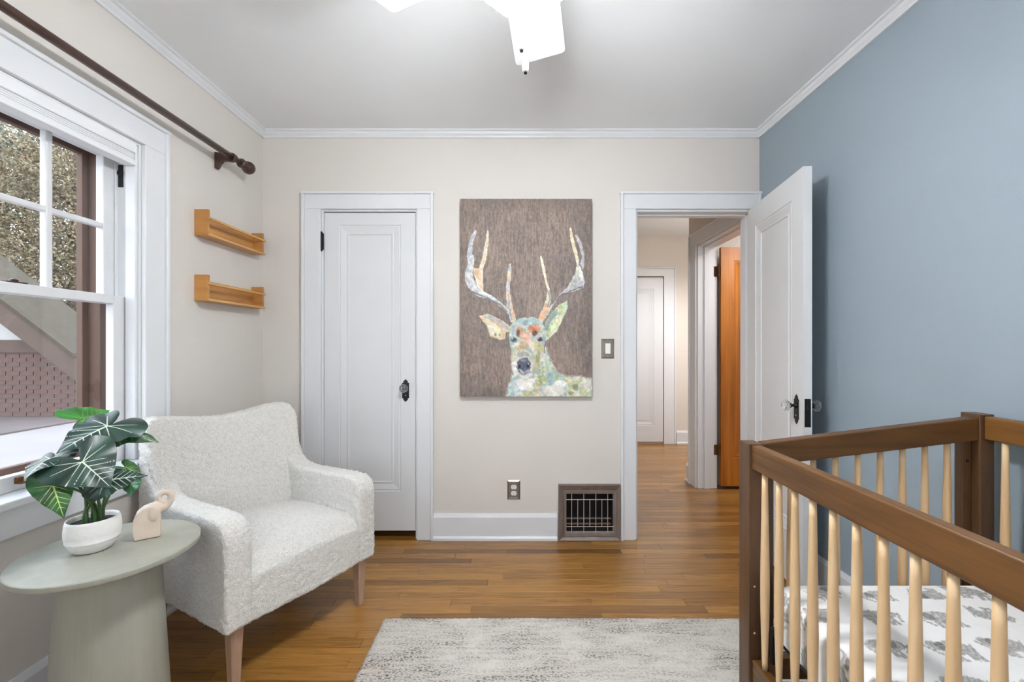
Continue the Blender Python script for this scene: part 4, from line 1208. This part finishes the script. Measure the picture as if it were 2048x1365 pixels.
# backrest: reclined, waisted panel with a dipped top edge
nb, nw = 24, 22
bk = MB(); vs = []
for side in (0, 1):
    for i in range(nb + 1):
        a = i / nb
        for k in range(nw + 1):
            c_ = k / nw
            topz = 0.920 + 0.018 * math.cos(2 * math.pi * a) - 0.010
            e_ = min(a, 1 - a) * CWD
            if e_ < 0.06: topz -= 0.06 - math.sqrt(max(0, 0.06 ** 2 - (0.06 - e_) ** 2))
            wz = 0.25 + (topz - 0.25) * c_
            ins = 0.018 * math.sin(math.pi * min(1, max(0, (wz - 0.25) / 0.75)))
            u = ins - 0.016 * max(0, (wz - 0.55) / 0.37) * (1 - a) + (CWD - 2 * ins) * a
            rec = 0.115 * max(0, (wz - 0.40) / 0.52) ** 1.15
            vf = 0.505 + rec - 0.030 * abs(2 * a - 1) ** 2.5
            vb = 0.630 + 0.085 * max(0, (wz - 0.25) / 0.67) - 0.045 * abs(2 * a - 1) ** 3
            th = vb - vf
            vs.append((u, vf if side == 0 else vb, wz))
N_ = (nb + 1) * (nw + 1)
ix = lambda s_, i, k: s_ * N_ + i * (nw + 1) + k
fs = []
for i in range(nb):
    for k in range(nw):
        fs.append((ix(0, i, k), ix(0, i + 1, k), ix(0, i + 1, k + 1), ix(0, i, k + 1))); fs.append((ix(1, i, k), ix(1, i, k + 1), ix(1, i + 1, k + 1), ix(1, i + 1, k)))
    fs.append((ix(0, i, nw), ix(0, i + 1, nw), ix(1, i + 1, nw), ix(1, i, nw))); fs.append((ix(0, i, 0), ix(1, i, 0), ix(1, i + 1, 0), ix(0, i + 1, 0)))
for k in range(nw):
    fs.append((ix(0, 0, k), ix(0, 0, k + 1), ix(1, 0, k + 1), ix(1, 0, k))); fs.append((ix(0, nb, k), ix(1, nb, k), ix(1, nb, k + 1), ix(0, nb, k + 1)))
bk.add(vs, fs)
upholstered('backrest', bk, 0.0, sm=22)
for u, v, lu, lv in ((0.055, 0.05, 0.0, 0.0), (CWD - 0.055, 0.05, 0.0, 0.0), (0.055, 0.58, 0, 0.04), (CWD - 0.055, 0.58, 0, 0.04)):
    a_, b_ = 0.023, 0.015
    sg = 1 if u > 0.3 else -1
    pts = [(u - b_ , v + lv - b_, 0.0), (u + b_, v + lv - b_, 0.0), (u + b_, v + lv + b_, 0.0), (u - b_, v + lv + b_, 0.0), (u - a_, v - a_, 0.226), (u + a_, v - a_, 0.226), (u + a_, v + a_, 0.226), (u - a_, v + a_, 0.226)]
    MB().hexa([mxc @ Vector(p) for p in pts]).build('leg', M['boucle_legs'], chair, bevel=0.003)

# ------------------------------------------------------------------ side table with plant and elephant
TX_, TY_, TZ = -1.262, 1.352, 0.60
tab = tag(empty('side_table', (TX_, TY_, 0)), 'round grey-green pedestal side table beside the armchair', 'side table')
smooth_by_angle(MB().lathe([(0.0, TZ - 0.026), (0.205, TZ - 0.026), (0.214, TZ - 0.020), (0.2235, TZ - 0.016), (0.2255, TZ - 0.008), (0.2245, TZ - 0.002), (0.222, TZ), (0.0, TZ)], (TX_, TY_, 0), (0, 0, 1), 96).build('table_top', M['table'], tab), 30)
smooth_by_angle(MB().lathe([(0.150, 0.0), (0.150, 0.004), (0.1205, TZ - 0.0265), (0.05, TZ - 0.0262)], (TX_, TY_, 0), (0, 0, 1), 96).build('pedestal', M['table'], tab), 30)

PX_, PY_ = -1.312, 1.345
plant = tag(empty('potted_plant', (PX_, PY_, TZ)), 'potted plant with large white-veined green leaves in a white ceramic bowl', 'plant')
pot = MB().lathe([(0.040, 0.0), (0.048, 0.004), (0.060, 0.024), (0.0635, 0.0335), (0.0645, 0.035), (0.0635, 0.0365), (0.0665, 0.052), (0.0668, 0.068), (0.0640, 0.090), (0.0615, 0.098), (0.0590, 0.098), (0.0570, 0.090), (0.0575, 0.070)], (PX_, PY_, TZ + 0.0005), (0, 0, 1), 56).build('pot', M['pot'], plant, smooth=True)
sv = MB().lathe([(0.0573, 0.068), (0.0572, 0.083), (0.040, 0.087), (0.0, 0.088)], (PX_, PY_, TZ), (0, 0, 1), 40)
sv.build('soil', M['soil'], plant)
LM = vcol_mat('leaf_print', 0.45, 0.03, 120, 0.12)
HALF = [(1.0, 0.0), (0.93, 0.06), (0.80, 0.20), (0.62, 0.40), (0.42, 0.60), (0.20, 0.78), (0.0, 0.90), (-0.18, 0.97), (-0.36, 0.92), (-0.50, 0.74), (-0.54, 0.52), (-0.46, 0.28), (-0.30, 0.12), (-0.13, 0.025), (-0.10, 0.0)]
H_ = catmull([(a, b, 0) for a, b in HALF], 12)
OUTL = [(p.x, p.y) for p in H_] + [(p.x, -p.y) for p in H_[-2:0:-1]]
def leaf(A, T, wdt, N, cup=0.10, droop=0.15, green=(34, 62, 52), vein=(226, 232, 214), vw=0.016, fold=0.0, ruffle=0.03, ph=0.0, edgec=None):
    """heart leaf: A = petiole joint, T = tip, wdt = half width in metres, N = direction the upper face looks"""
    A = Vector(A); T = Vector(T); L = (T - A).length
    ax = (T - A).normalized(); N = Vector(N); N = (N - ax * N.dot(ax)).normalized(); ac = N.cross(ax)
    na, nr = len(OUTL), 80
    wr = wdt / L
    vs, cols = [], []
    segs = [((0, 0), (0.93, 0), vw * 1.25)]
    for q in (0.0, 0.16, 0.32, 0.48, 0.64):
        for sg in (1, -1):
            l = (0.82 - q) * 0.95
            segs.append(((q + 0.02 * sg, 0), (q + 0.52 * l, sg * l * 0.80 * wr / 0.75), vw * 0.62))
    for sg in (1, -1):
        segs.append(((0, 0), (-0.12, sg * 0.72 * wr), vw * 0.8)); segs.append(((0, 0), (-0.36, sg * 0.56 * wr), vw * 0.75))
    OA = np.array(OUTL); ff = np.linspace(0, 1, nr + 1)[:, None]
    x = (OA[None, :, 0] * ff).ravel(); y = (OA[None, :, 1] * ff * wr).ravel(); f = np.repeat(ff[:, 0], na)
    h = -droop * x * np.abs(x) - cup * (y * y) / max(wr, 0.01) + ruffle * f * f * np.sin(9 * np.arctan2(y, x + 1e-6) + ph) - fold * np.abs(y)
    vs = np.array(A)[None] + (np.array(ax)[None] * x[:, None] + np.array(ac)[None] * y[:, None] + np.array(N)[None] * h[:, None]) * L
    best = np.zeros_like(x)
    for (p, q, ww) in segs:
        dx, dy = q[0] - p[0], q[1] - p[1]
        t = np.clip(((x - p[0]) * dx + (y - p[1]) * dy) / (dx * dx + dy * dy), 0, 1)
        dd = np.hypot(x - p[0] - t * dx, y - p[1] - t * dy)
        wl = ww * (1 - 0.75 * t)
        best = np.maximum(best, np.clip((wl * 1.5 - dd) / wl, 0, 1))
    g = (1.0 + 0.16 * np.sin(7 * x + 5 * y + ph))[:, None]
    cols = np.array(green)[None] * g * (1 - best[:, None]) + np.array(vein)[None] * best[:, None]
    fs = []
    for r in range(nr):
        for k in range(na):
            k2 = (k + 1) % na
            fs.append((r * na + k, r * na + k2, (r + 1) * na + k2, (r + 1) * na + k))
    me = bpy.data.meshes.new('leaf'); me.from_pydata([tuple(v) for v in vs], [], fs)
    set_col(me, cols)
    o = link_mesh('leaf', me, LM, plant, True)
    md = o.modifiers.new('thick', 'SOLIDIFY'); md.thickness = 0.0008
    return A
def toward(p, k=1.0, up=0.0, side=0.0):
    v = (Vector((0, 0, CAMZ)) - Vector(p)).normalized()
    return v * k + Vector((0, 0, up)) + Vector((0.7, 0.7, 0)) * side
dk = (30, 58, 48); gr = (46, 112, 34); md_ = (38, 84, 40)
stems = []
def put(ax_, ay_, da, tx_, ty_, dt, wdt, k, up, side, **kw):
    a = PD(ax_, ay_, da); t = PD(tx_, ty_, dt)
    leaf(a, t, wdt, toward(a, k, up, side), **kw); stems.append(a)
put(165, 925, 1.80, 222, 972, 1.76, 0.094, 1, 0.45, 0.0, green=dk, ruffle=0.02)                       # big front leaf
put(214, 853, 1.90, 112, 898, 1.80, 0.088, 0.5, 0.85, 0.0, green=dk, ruffle=0.03, ph=1.0, cup=0.2)      # upper dark leaf
put(165, 838, 1.98, 222, 818, 2.02, 0.066, 1, 0.45, -0.1, green=(50, 116, 40), vein=(110, 160, 70), vw=0.012, ph=2, cup=0.3)  # bright green top leaf
put(228, 856, 1.96, 320, 872, 1.92, 0.062, 0.6, 1.0, 0.0, green=(34, 78, 38), vein=(120, 156, 84), ph=0.5, cup=0.9, droop=0.25)   # folded right leaf
put(212, 962, 1.84, 292, 948, 1.80, 0.050, 1, 0.6, 0.0, green=dk, cup=0.4, ph=3)                      # right lower leaf
put(100, 918, 1.86, 46, 946, 1.72, 0.050, 0.25, 1.0, -0.3, green=dk, cup=0.2, ph=1.2)                  # left edge-on leaf
put(106, 972, 1.80, 128, 1036, 1.78, 0.048, 1, 0.2, 0.0, green=md_, vein=(196, 214, 110), ph=4, cup=0.35)  # left lower green leaf
put(262, 968, 1.86, 262, 992, 1.84, 0.026, 1, 0.3, 0.0, green=(36, 96, 62), vein=(110, 150, 80), ph=5, cup=0.3)   # small leaf right
put(252, 936, 1.92, 284, 950, 1.90, 0.034, 1, 0.9, 0.2, green=(38, 88, 36), vein=(150, 170, 80), ph=6, cup=0.3)
for i, a in enumerate(stems):
    ang_ = i * 2.4
    b0 = Vector((PX_ + 0.022 * math.cos(ang_), PY_ + 0.022 * math.sin(ang_), TZ + 0.085))
    mid = b0.lerp(a, 0.5) + Vector((0, 0, 0.035)) + (b0 - Vector((PX_, PY_, b0.z))) * 0.3
    p = catmull([b0, b0 + Vector((0, 0, 0.03)) + (mid - b0) * 0.15, mid, a], 6)
    MB().tube(p, [0.0048 - 0.0024 * k / (len(p) - 1) for k in range(len(p))], 8).build('stem', M['stem'], plant, smooth=True)

# ceramic elephant with raised trunk
EP = P(297, 1078, 1.430); EP.z = TZ
ed = Vector((0.80, 0.60, 0)).normalized(); es_ = Vector((-ed.y, ed.x, 0))
el = MB()
def E(a, s_, h): return EP + ed * a + es_ * s_ + Vector((0, 0, h))
def ell(mb, c, ra, rs, rh, n=14):
    vs, fs = [], []
    for i in range(n + 1):
        th = math.pi * i / n
        for k in range(2 * n):
            ph_ = math.pi * k / n
            vs.append(E(c[0] + ra * math.sin(th) * math.cos(ph_), c[1] + rs * math.sin(th) * math.sin(ph_), c[2] + rh * math.cos(th)))
    for i in range(n):
        for k in range(2 * n):
            k2 = (k + 1) % (2 * n)
            fs.append((i * 2 * n + k, (i + 1) * 2 * n + k, (i + 1) * 2 * n + k2, i * 2 * n + k2))
    mb.add(vs, fs)
sidep = [(-0.034, 0.001), (-0.039, 0.030), (-0.038, 0.062), (-0.029, 0.086), (-0.012, 0.100), (0.006, 0.105), (0.022, 0.101), (0.031, 0.088), (0.032, 0.055), (0.032, 0.001)]
el.prism(sidep, lambda p, q, t: E(p, t, q), -0.024, 0.024)
ell(el, (0.018, 0, 0.090), 0.022, 0.025, 0.022)
for sg in (1, -1):
    ell(el, (0.014, sg * 0.0255, 0.080), 0.013, 0.0035, 0.024)
tr_ = catmull([(0.024, 0.086), (0.036, 0.086), (0.047, 0.094), (0.056, 0.108), (0.058, 0.124), (0.050, 0.137), (0.038, 0.139), (0.029, 0.131), (0.028, 0.118), (0.036, 0.109), (0.046, 0.106)], 6)
el.tube([E(p.x, 0, p.y) for p in tr_], [0.0125 - 0.0065 * k / (len(tr_) - 1) for k in range(len(tr_))], 14)
eo = tag(el.build('elephant_figurine', M['elephant'], None, True), 'small beige ceramic elephant with raised curled trunk on the side table', 'figurine')
m_ = eo.modifiers.new('remesh', 'REMESH'); m_.mode = 'VOXEL'; m_.voxel_size = 0.0020; m_.use_smooth_shade = True
m_ = eo.modifiers.new('smooth', 'SMOOTH'); m_.iterations = 12; m_.factor = 0.5

# ------------------------------------------------------------------ rug
rx0, rx1, ry0, ry1 = -0.595, 1.44, -0.45, 1.945
step = 0.0075
nx, ny = int((rx1 - rx0) / step), int((ry1 - ry0) / step)
X, Y = np.meshgrid(np.linspace(rx0, rx1, nx), np.linspace(ry0, ry1, ny))
r5 = np.random.default_rng(5)
Z = 0.0165 + (vnoise(ny, nx, ny / 10, nx / 10, 31, 2) - 0.5) * 0.006 + (r5.random((ny, nx)) - 0.5) * 0.0045
ed_ = np.minimum.reduce([X - rx0, rx1 - X, Y - ry0, ry1 - Y])
Z *= np.clip(0.45 + ed_ / 0.03, 0, 1)
X2 = X + (r5.random((ny, nx)) - 0.5) * 0.005; Y2 = Y + (r5.random((ny, nx)) - 0.5) * 0.005
ii = np.arange(nx * ny).reshape(ny, nx)
Fq = np.stack([ii[:-1, :-1], ii[:-1, 1:], ii[1:, 1:], ii[1:, :-1]], -1).reshape(-1, 4).tolist()
V = np.stack([X2, Y2, Z], -1).reshape(-1, 3)
rim = list(ii[0, :]) + list(ii[1:, -1]) + list(ii[-1, -2::-1]) + list(ii[-2:0:-1, 0])
nV = len(V)
V = np.vstack([V, np.array([[V[i][0], V[i][1], 0.0008] for i in rim])])
for k in range(len(rim)):
    k2 = (k + 1) % len(rim)
    Fq.append((int(rim[k]), nV + k, nV + k2, int(rim[k2])))
me = bpy.data.meshes.new('area_rug'); me.from_pydata(V.tolist(), [], Fq)
tag(link_mesh('area_rug', me, M['rug'], None, True), 'cream and grey distressed shag rug on the oak floor', 'rug')

# ------------------------------------------------------------------ crib
CX0, CX1, CY0, CY1 = 0.720, 1.487, 0.02, 1.415
crib = tag(empty('crib', ((CX0 + CX1) / 2, (CY0 + CY1) / 2, 0)), 'walnut stained baby crib with natural turned spindles by the blue wall', 'crib')
FZ, BZ_ = 0.922, 1.014
PWX, PWY = 0.047, 0.060
def post(x0, y0, zt, inner):
    p = MB().box(x0, x0 + PWX, y0, y0 + PWY, 0.0215, zt).build('post', M['walnut_z'], crib, bevel=0.003)
    sx0 = x0 + PWX + 0.0005 if inner > 0 else x0 - 0.0305
    sx1 = x0 + PWX + 0.046 if inner > 0 else x0 - 0.0005
    ymid = y0 + (0.024 if y0 > 0.5 else 0.008)
    MB().box(sx0, sx1, ymid, ymid + 0.026, 0.10, zt - 0.078).build('stile', M['walnut_z'], crib, bevel=0.003)
    return p
for x0, zt, inn in ((CX0, FZ, 1), (CX1 - PWX, BZ_, -1)):
    for y0 in (CY1 - PWY, CY0):
        pst = post(x0, y0, zt, inn)
        if y0 > 0.5 and inn > 0:
            for py in (1174, 1267):
                MB().lathe([(0.003, 0), (0.003, 0.0012)], (x0 + 0.018, y0, CAMZ - (py - CY) * y0 / F), (0, -1, 0), 12).build('screw_cap', M['grille'], pst)
        if y0 > 0.5 and inn < 0:
            MB().lathe([(0.005, 0), (0.005, 0.0014)], (x0 - 0.014, y0 + 0.024, CAMZ - (922 - CY) * 1.38 / F), (0, -1, 0), 12).build('bolt', M['black'], pst)
ry_a, ry_b = CY0 + PWY, CY1 - PWY
FXC = CX0 + 0.024; BXC = CX1 - 0.020
# long rails
MB().box(CX0 + 0.009, CX0 + 0.039, ry_a + 0.0005, ry_b - 0.0005, FZ - 0.078, FZ - 0.003).build('front_top_rail', M['walnut_y'], crib, bevel=0.004, seg=3)
MB().box(CX0 + 0.009, CX0 + 0.039, ry_a + 0.0005, ry_b - 0.0005, 0.185, 0.252).build('front_bottom_rail', M['walnut_y'], crib, bevel=0.004, seg=3)
MB().box(CX1 - 0.035, CX1 - 0.005, ry_a + 0.0005, ry_b - 0.0005, BZ_ - 0.077, BZ_ - 0.006).build('back_top_rail', M['walnut_y'], crib, bevel=0.004, seg=3)
MB().box(CX1 - 0.035, CX1 - 0.005, ry_a + 0.0005, ry_b - 0.0005, 0.185, 0.252).build('back_bottom_rail', M['walnut_y'], crib, bevel=0.004, seg=3)
# sloping end rails
ex0, ex1 = CX0 + PWX + 0.0005, CX1 - PWX - 0.0005
sl = lambda x: FZ + (BZ_ - FZ) * (x - CX0) / (CX1 - CX0) - 0.004
for y0, y1 in ((CY1 - PWY + 0.002, CY1 - 0.022), (CY0 + 0.022, CY0 + PWY - 0.002)):
    zz = [sl(ex0), sl(ex1)]
    MB().hexa([(ex0, y0, zz[0] - 0.072), (ex1, y0, zz[1] - 0.072), (ex1, y1, zz[1] - 0.072), (ex0, y1, zz[0] - 0.072), (ex0, y0, zz[0]), (ex1, y0, zz[1]), (ex1, y1, zz[1]), (ex0, y1, zz[0])]).build('end_top_rail', M['walnut_x'], crib, bevel=0.004, seg=3)
    MB().box(ex0, ex1, y0, y1, 0.185, 0.252).build('end_bottom_rail', M['walnut_x'], crib, bevel=0.004, seg=3)
# spindles share one unit mesh
spp = [(0.0078, 0.0), (0.0082, 0.04), (0.0100, 0.15), (0.0122, 0.30), (0.0128, 0.42), (0.0122, 0.55), (0.0102, 0.75), (0.0086, 0.92), (0.0080, 1.0)]
sme = MB().lathe(spp, (0, 0, 0), (0, 0, 1), 14).mesh('spindle'); sme.materials.append(M['spindle'])
sme.polygons.foreach_set('use_smooth', [len(p.vertices) == 4 for p in sme.polygons])
def spindle(x, y, z0, z1):
    o = bpy.data.objects.new('spindle', sme); COL.objects.link(o)
    o.parent = crib; o.matrix_parent_inverse = WM[crib.name].inverted()
    o.location = (x, y, z0); o.scale = (1, 1, z1 - z0)
    o.rotation_euler = (0, 0, random.random() * 6)
yk = 1.308
while yk > CY0 + PWY + 0.02:
    spindle(FXC, yk, 0.2525, FZ - 0.0785)
    spindle(BXC, yk, 0.2525, BZ_ - 0.0775)
    yk -= 0.0707
for k in range(-2, 6):
    x = 1.008 + 0.0707 * k
    for yy in (1.379, CY0 + 0.040):
        spindle(x, yy, 0.2525, sl(x) - 0.0725)
# mattress support
ms = MB()
sx0, sx1, sy0, sy1 = CX0 + PWX + 0.012, CX1 - PWX - 0.008, ry_a + 0.012, ry_b - 0.012
for a, b in ((sx0, sx0 + 0.02), (sx1 - 0.02, sx1)):
    ms.box(a, b, sy0, sy1, 0.340, 0.360)
for k in range(9):
    y = sy0 + (sy1 - sy0 - 0.02) * k / 8
    ms.box(sx0 + 0.02, sx1 - 0.02, y, y + 0.02, 0.340, 0.360)
for (x_, y_) in ((sx0, sy0), (sx0, sy1 - 0.014), (sx1 - 0.014, sy0), (sx1 - 0.014, sy1 - 0.014)):
    ms.box(x_, x_ + 0.014, y_ , y_ + 0.014, 0.252, 0.340)
ms.build('mattress_support', M['metal_dark'], crib)

# mattress with printed fitted sheet
mx0, mx1, my0, my1, mz0, mz1 = 0.772, 1.466, 0.085, 1.352, 0.362, 0.500
R1 = 0.075; R2 = 0.035
def rr_outline(inset, n):
    """rounded rectangle outline"""
    r = max(R1 - inset, 0.004); x0, x1, y0, y1 = mx0 + inset, mx1 - inset, my0 + inset, my1 - inset
    per = []
    for (cx_, cy_, a0) in ((x1 - r, y1 - r, 0), (x0 + r, y1 - r, math.pi / 2), (x0 + r, y0 + r, math.pi), (x1 - r, y0 + r, 1.5 * math.pi)):
        per.append([(cx_ + r * math.cos(a0 + t), cy_ + r * math.sin(a0 + t)) for t in np.linspace(0, math.pi / 2, 10)])
    return per
step = 0.0042
nx, ny = int((mx1 - mx0) / step), int((my1 - my0) / step)
# top sheet as a height field over a squircle-mapped grid, skirts as extra rows
u = np.linspace(mx0 - 0.17, mx1 + 0.17, nx + 80); v = np.linspace(my0 - 0.17, my1 + 0.17, ny + 80)
U, V_ = np.meshgrid(u, v)
# signed distance to the rounded rectangle in plan (negative inside)
hx_, hy_ = (mx1 - mx0) / 2, (my1 - my0) / 2
cx_, cy_ = (mx0 + mx1) / 2, (my0 + my1) / 2
dx, dy = np.abs(U - cx_) - (hx_ - R1), np.abs(V_ - cy_) - (hy_ - R1)
dxm, dym = np.maximum(dx, 0), np.maximum(dy, 0)
sd = np.hypot(dxm, dym) + np.minimum(np.maximum(dx, dy), 0) - R1
gxn = np.where((dx > 0) | (dy > 0), dxm, np.where(dx > dy, 1.0, 0.0)); gyn = np.where((dx > 0) | (dy > 0), dym, np.where(dx > dy, 0.0, 1.0))
gl = np.hypot(gxn, gyn) + 1e-9
gxn = gxn / gl * np.sign(U - cx_); gyn = gyn / gl * np.sign(V_ - cy_)
# arc-length coordinate s = sd + R2*pi/2-ish: wrap over the rounded top edge then down the side
arc = R2 * math.pi / 2
s_ = sd + R2                       # >0 beyond start of edge round
th = np.clip(s_ / R2, 0, math.pi / 2)
off = np.where(s_ <= 0, 0, R2 * np.sin(th)) ; drop = np.where(s_ <= 0, 0, R2 * (1 - np.cos(th))) + np.maximum(s_ - arc, 0)
side_max = (mz1 - mz0) - 0.002
drop = np.minimum(drop, side_max)
PXm = U - gxn * np.maximum(s_, 0) + gxn * off; PYm = V_ - gyn * np.maximum(s_, 0) + gyn * off
PZm = mz1 - drop + 0.006 * np.clip(-sd / 0.2, 0, 1) * 1.0 - 0.004
ny2, nx2 = U.shape
# elephants on the sheet
col = np.zeros((ny2, nx2, 3)); col[:] = (240, 239, 238)
r9 = np.random.default_rng(9)
wv = vnoise(ny2, nx2, 60, 40, 41, 2)
def sheet_elephant(ex, ey, ang, sc, flip):
    X_ = (U - ex) * math.cos(ang) + (V_ - ey) * math.sin(ang); Y_ = -(U - ex) * math.sin(ang) + (V_ - ey) * math.cos(ang)
    X_ = X_ * flip / sc; Y_ = Y_ / sc
    if flip == 0: return
    X_ = X_ + (wv - 0.5) * 0.006; Y_ = Y_ + (wv - 0.5) * 0.006
    e = lambda a, b, ra, rb: ((X_ - a) / ra) ** 2 + ((Y_ - b) / rb) ** 2 < 1
    bodym = e(0, 0, 0.040, 0.024) | e(0.036, 0.008, 0.018, 0.017)
    legs = np.zeros_like(bodym)
    for lx in (-0.030, -0.016, 0.012, 0.026):
        legs |= (np.abs(X_ - lx) < 0.0058) & (Y_ > -0.043) & (Y_ < -0.008)
    trunk = (np.abs(X_ - (0.052 + 0.010 * np.sin((Y_ + 0.01) * 60))) < 0.0042) & (Y_ > -0.030) & (Y_ < 0.012)
    tail = (np.abs(X_ + 0.042 + Y_ * 0.25) < 0.0022) & (Y_ > -0.02) & (Y_ < 0.012)
    ear = e(0.024, 0.006, 0.011, 0.015)
    m = bodym | legs | trunk | tail
    sh = 152 + 44 * (np.sin(X_ * 300 + Y_ * 380 + wv * 16) * 0.5 + 0.5) * (0.5 + wv)
    g3 = np.stack([sh, sh * 0.99, sh * 0.975], -1)
    col[m] = g3[m]
    col[ear] = g3[ear] * 0.74
    rim_ = ear & ~e(0.024, 0.006, 0.008, 0.012)
    col[rim_] = (112, 111, 110)
for i in range(-1, 8):
    for k in range(-1, 15):
        ex_ = mx0 - 0.10 + i * 0.150 + 0.075 * (k % 2) + r9.uniform(-0.012, 0.012); ey_ = my0 - 0.10 + k * 0.118 + r9.uniform(-0.012, 0.012)
        sheet_elephant(ex_, ey_, r9.choice([0.0, 0.1, -0.35, 0.25, 3.0, -0.15]), r9.uniform(0.92, 1.10), r9.choice([1, -1]))
col += (vnoise(ny2, nx2, 90, 60, 44, 2)[..., None] - 0.5) * 6
keep = (sd < 0.17)
V3 = np.stack([PXm, PYm, PZm], -1).reshape(-1, 3)
ii = np.arange(nx2 * ny2).reshape(ny2, nx2)
lim = (s_ - arc + R2 < (mz1 - mz0) + 0.012)
kq = lim[:-1, :-1] & lim[1:, :-1] & lim[1:, 1:] & lim[:-1, 1:]
Fq = np.stack([ii[:-1, :-1], ii[:-1, 1:], ii[1:, 1:], ii[1:, :-1]], -1)[kq]
used = np.unique(Fq); remap = -np.ones(nx2 * ny2, int); remap[used] = np.arange(len(used))
me = bpy.data.meshes.new('fitted_sheet'); me.from_pydata(V3[used].tolist(), [], remap[Fq].tolist())
set_col(me, col.reshape(-1, 3)[used])
mat_t = tag(empty('crib_mattress', (cx_, cy_, mz0)), 'crib mattress in a white fitted sheet printed with grey elephants', 'mattress')
link_mesh('fitted_sheet', me, vcol_mat('elephant_print_cotton', 0.85, 0.05, 300), mat_t, True)
MB().box(mx0 + 0.02, mx1 - 0.02, my0 + 0.02, my1 - 0.02, mz0, mz1 - 0.03).build('mattress_core', M['plastic'], mat_t, bevel=0.02)
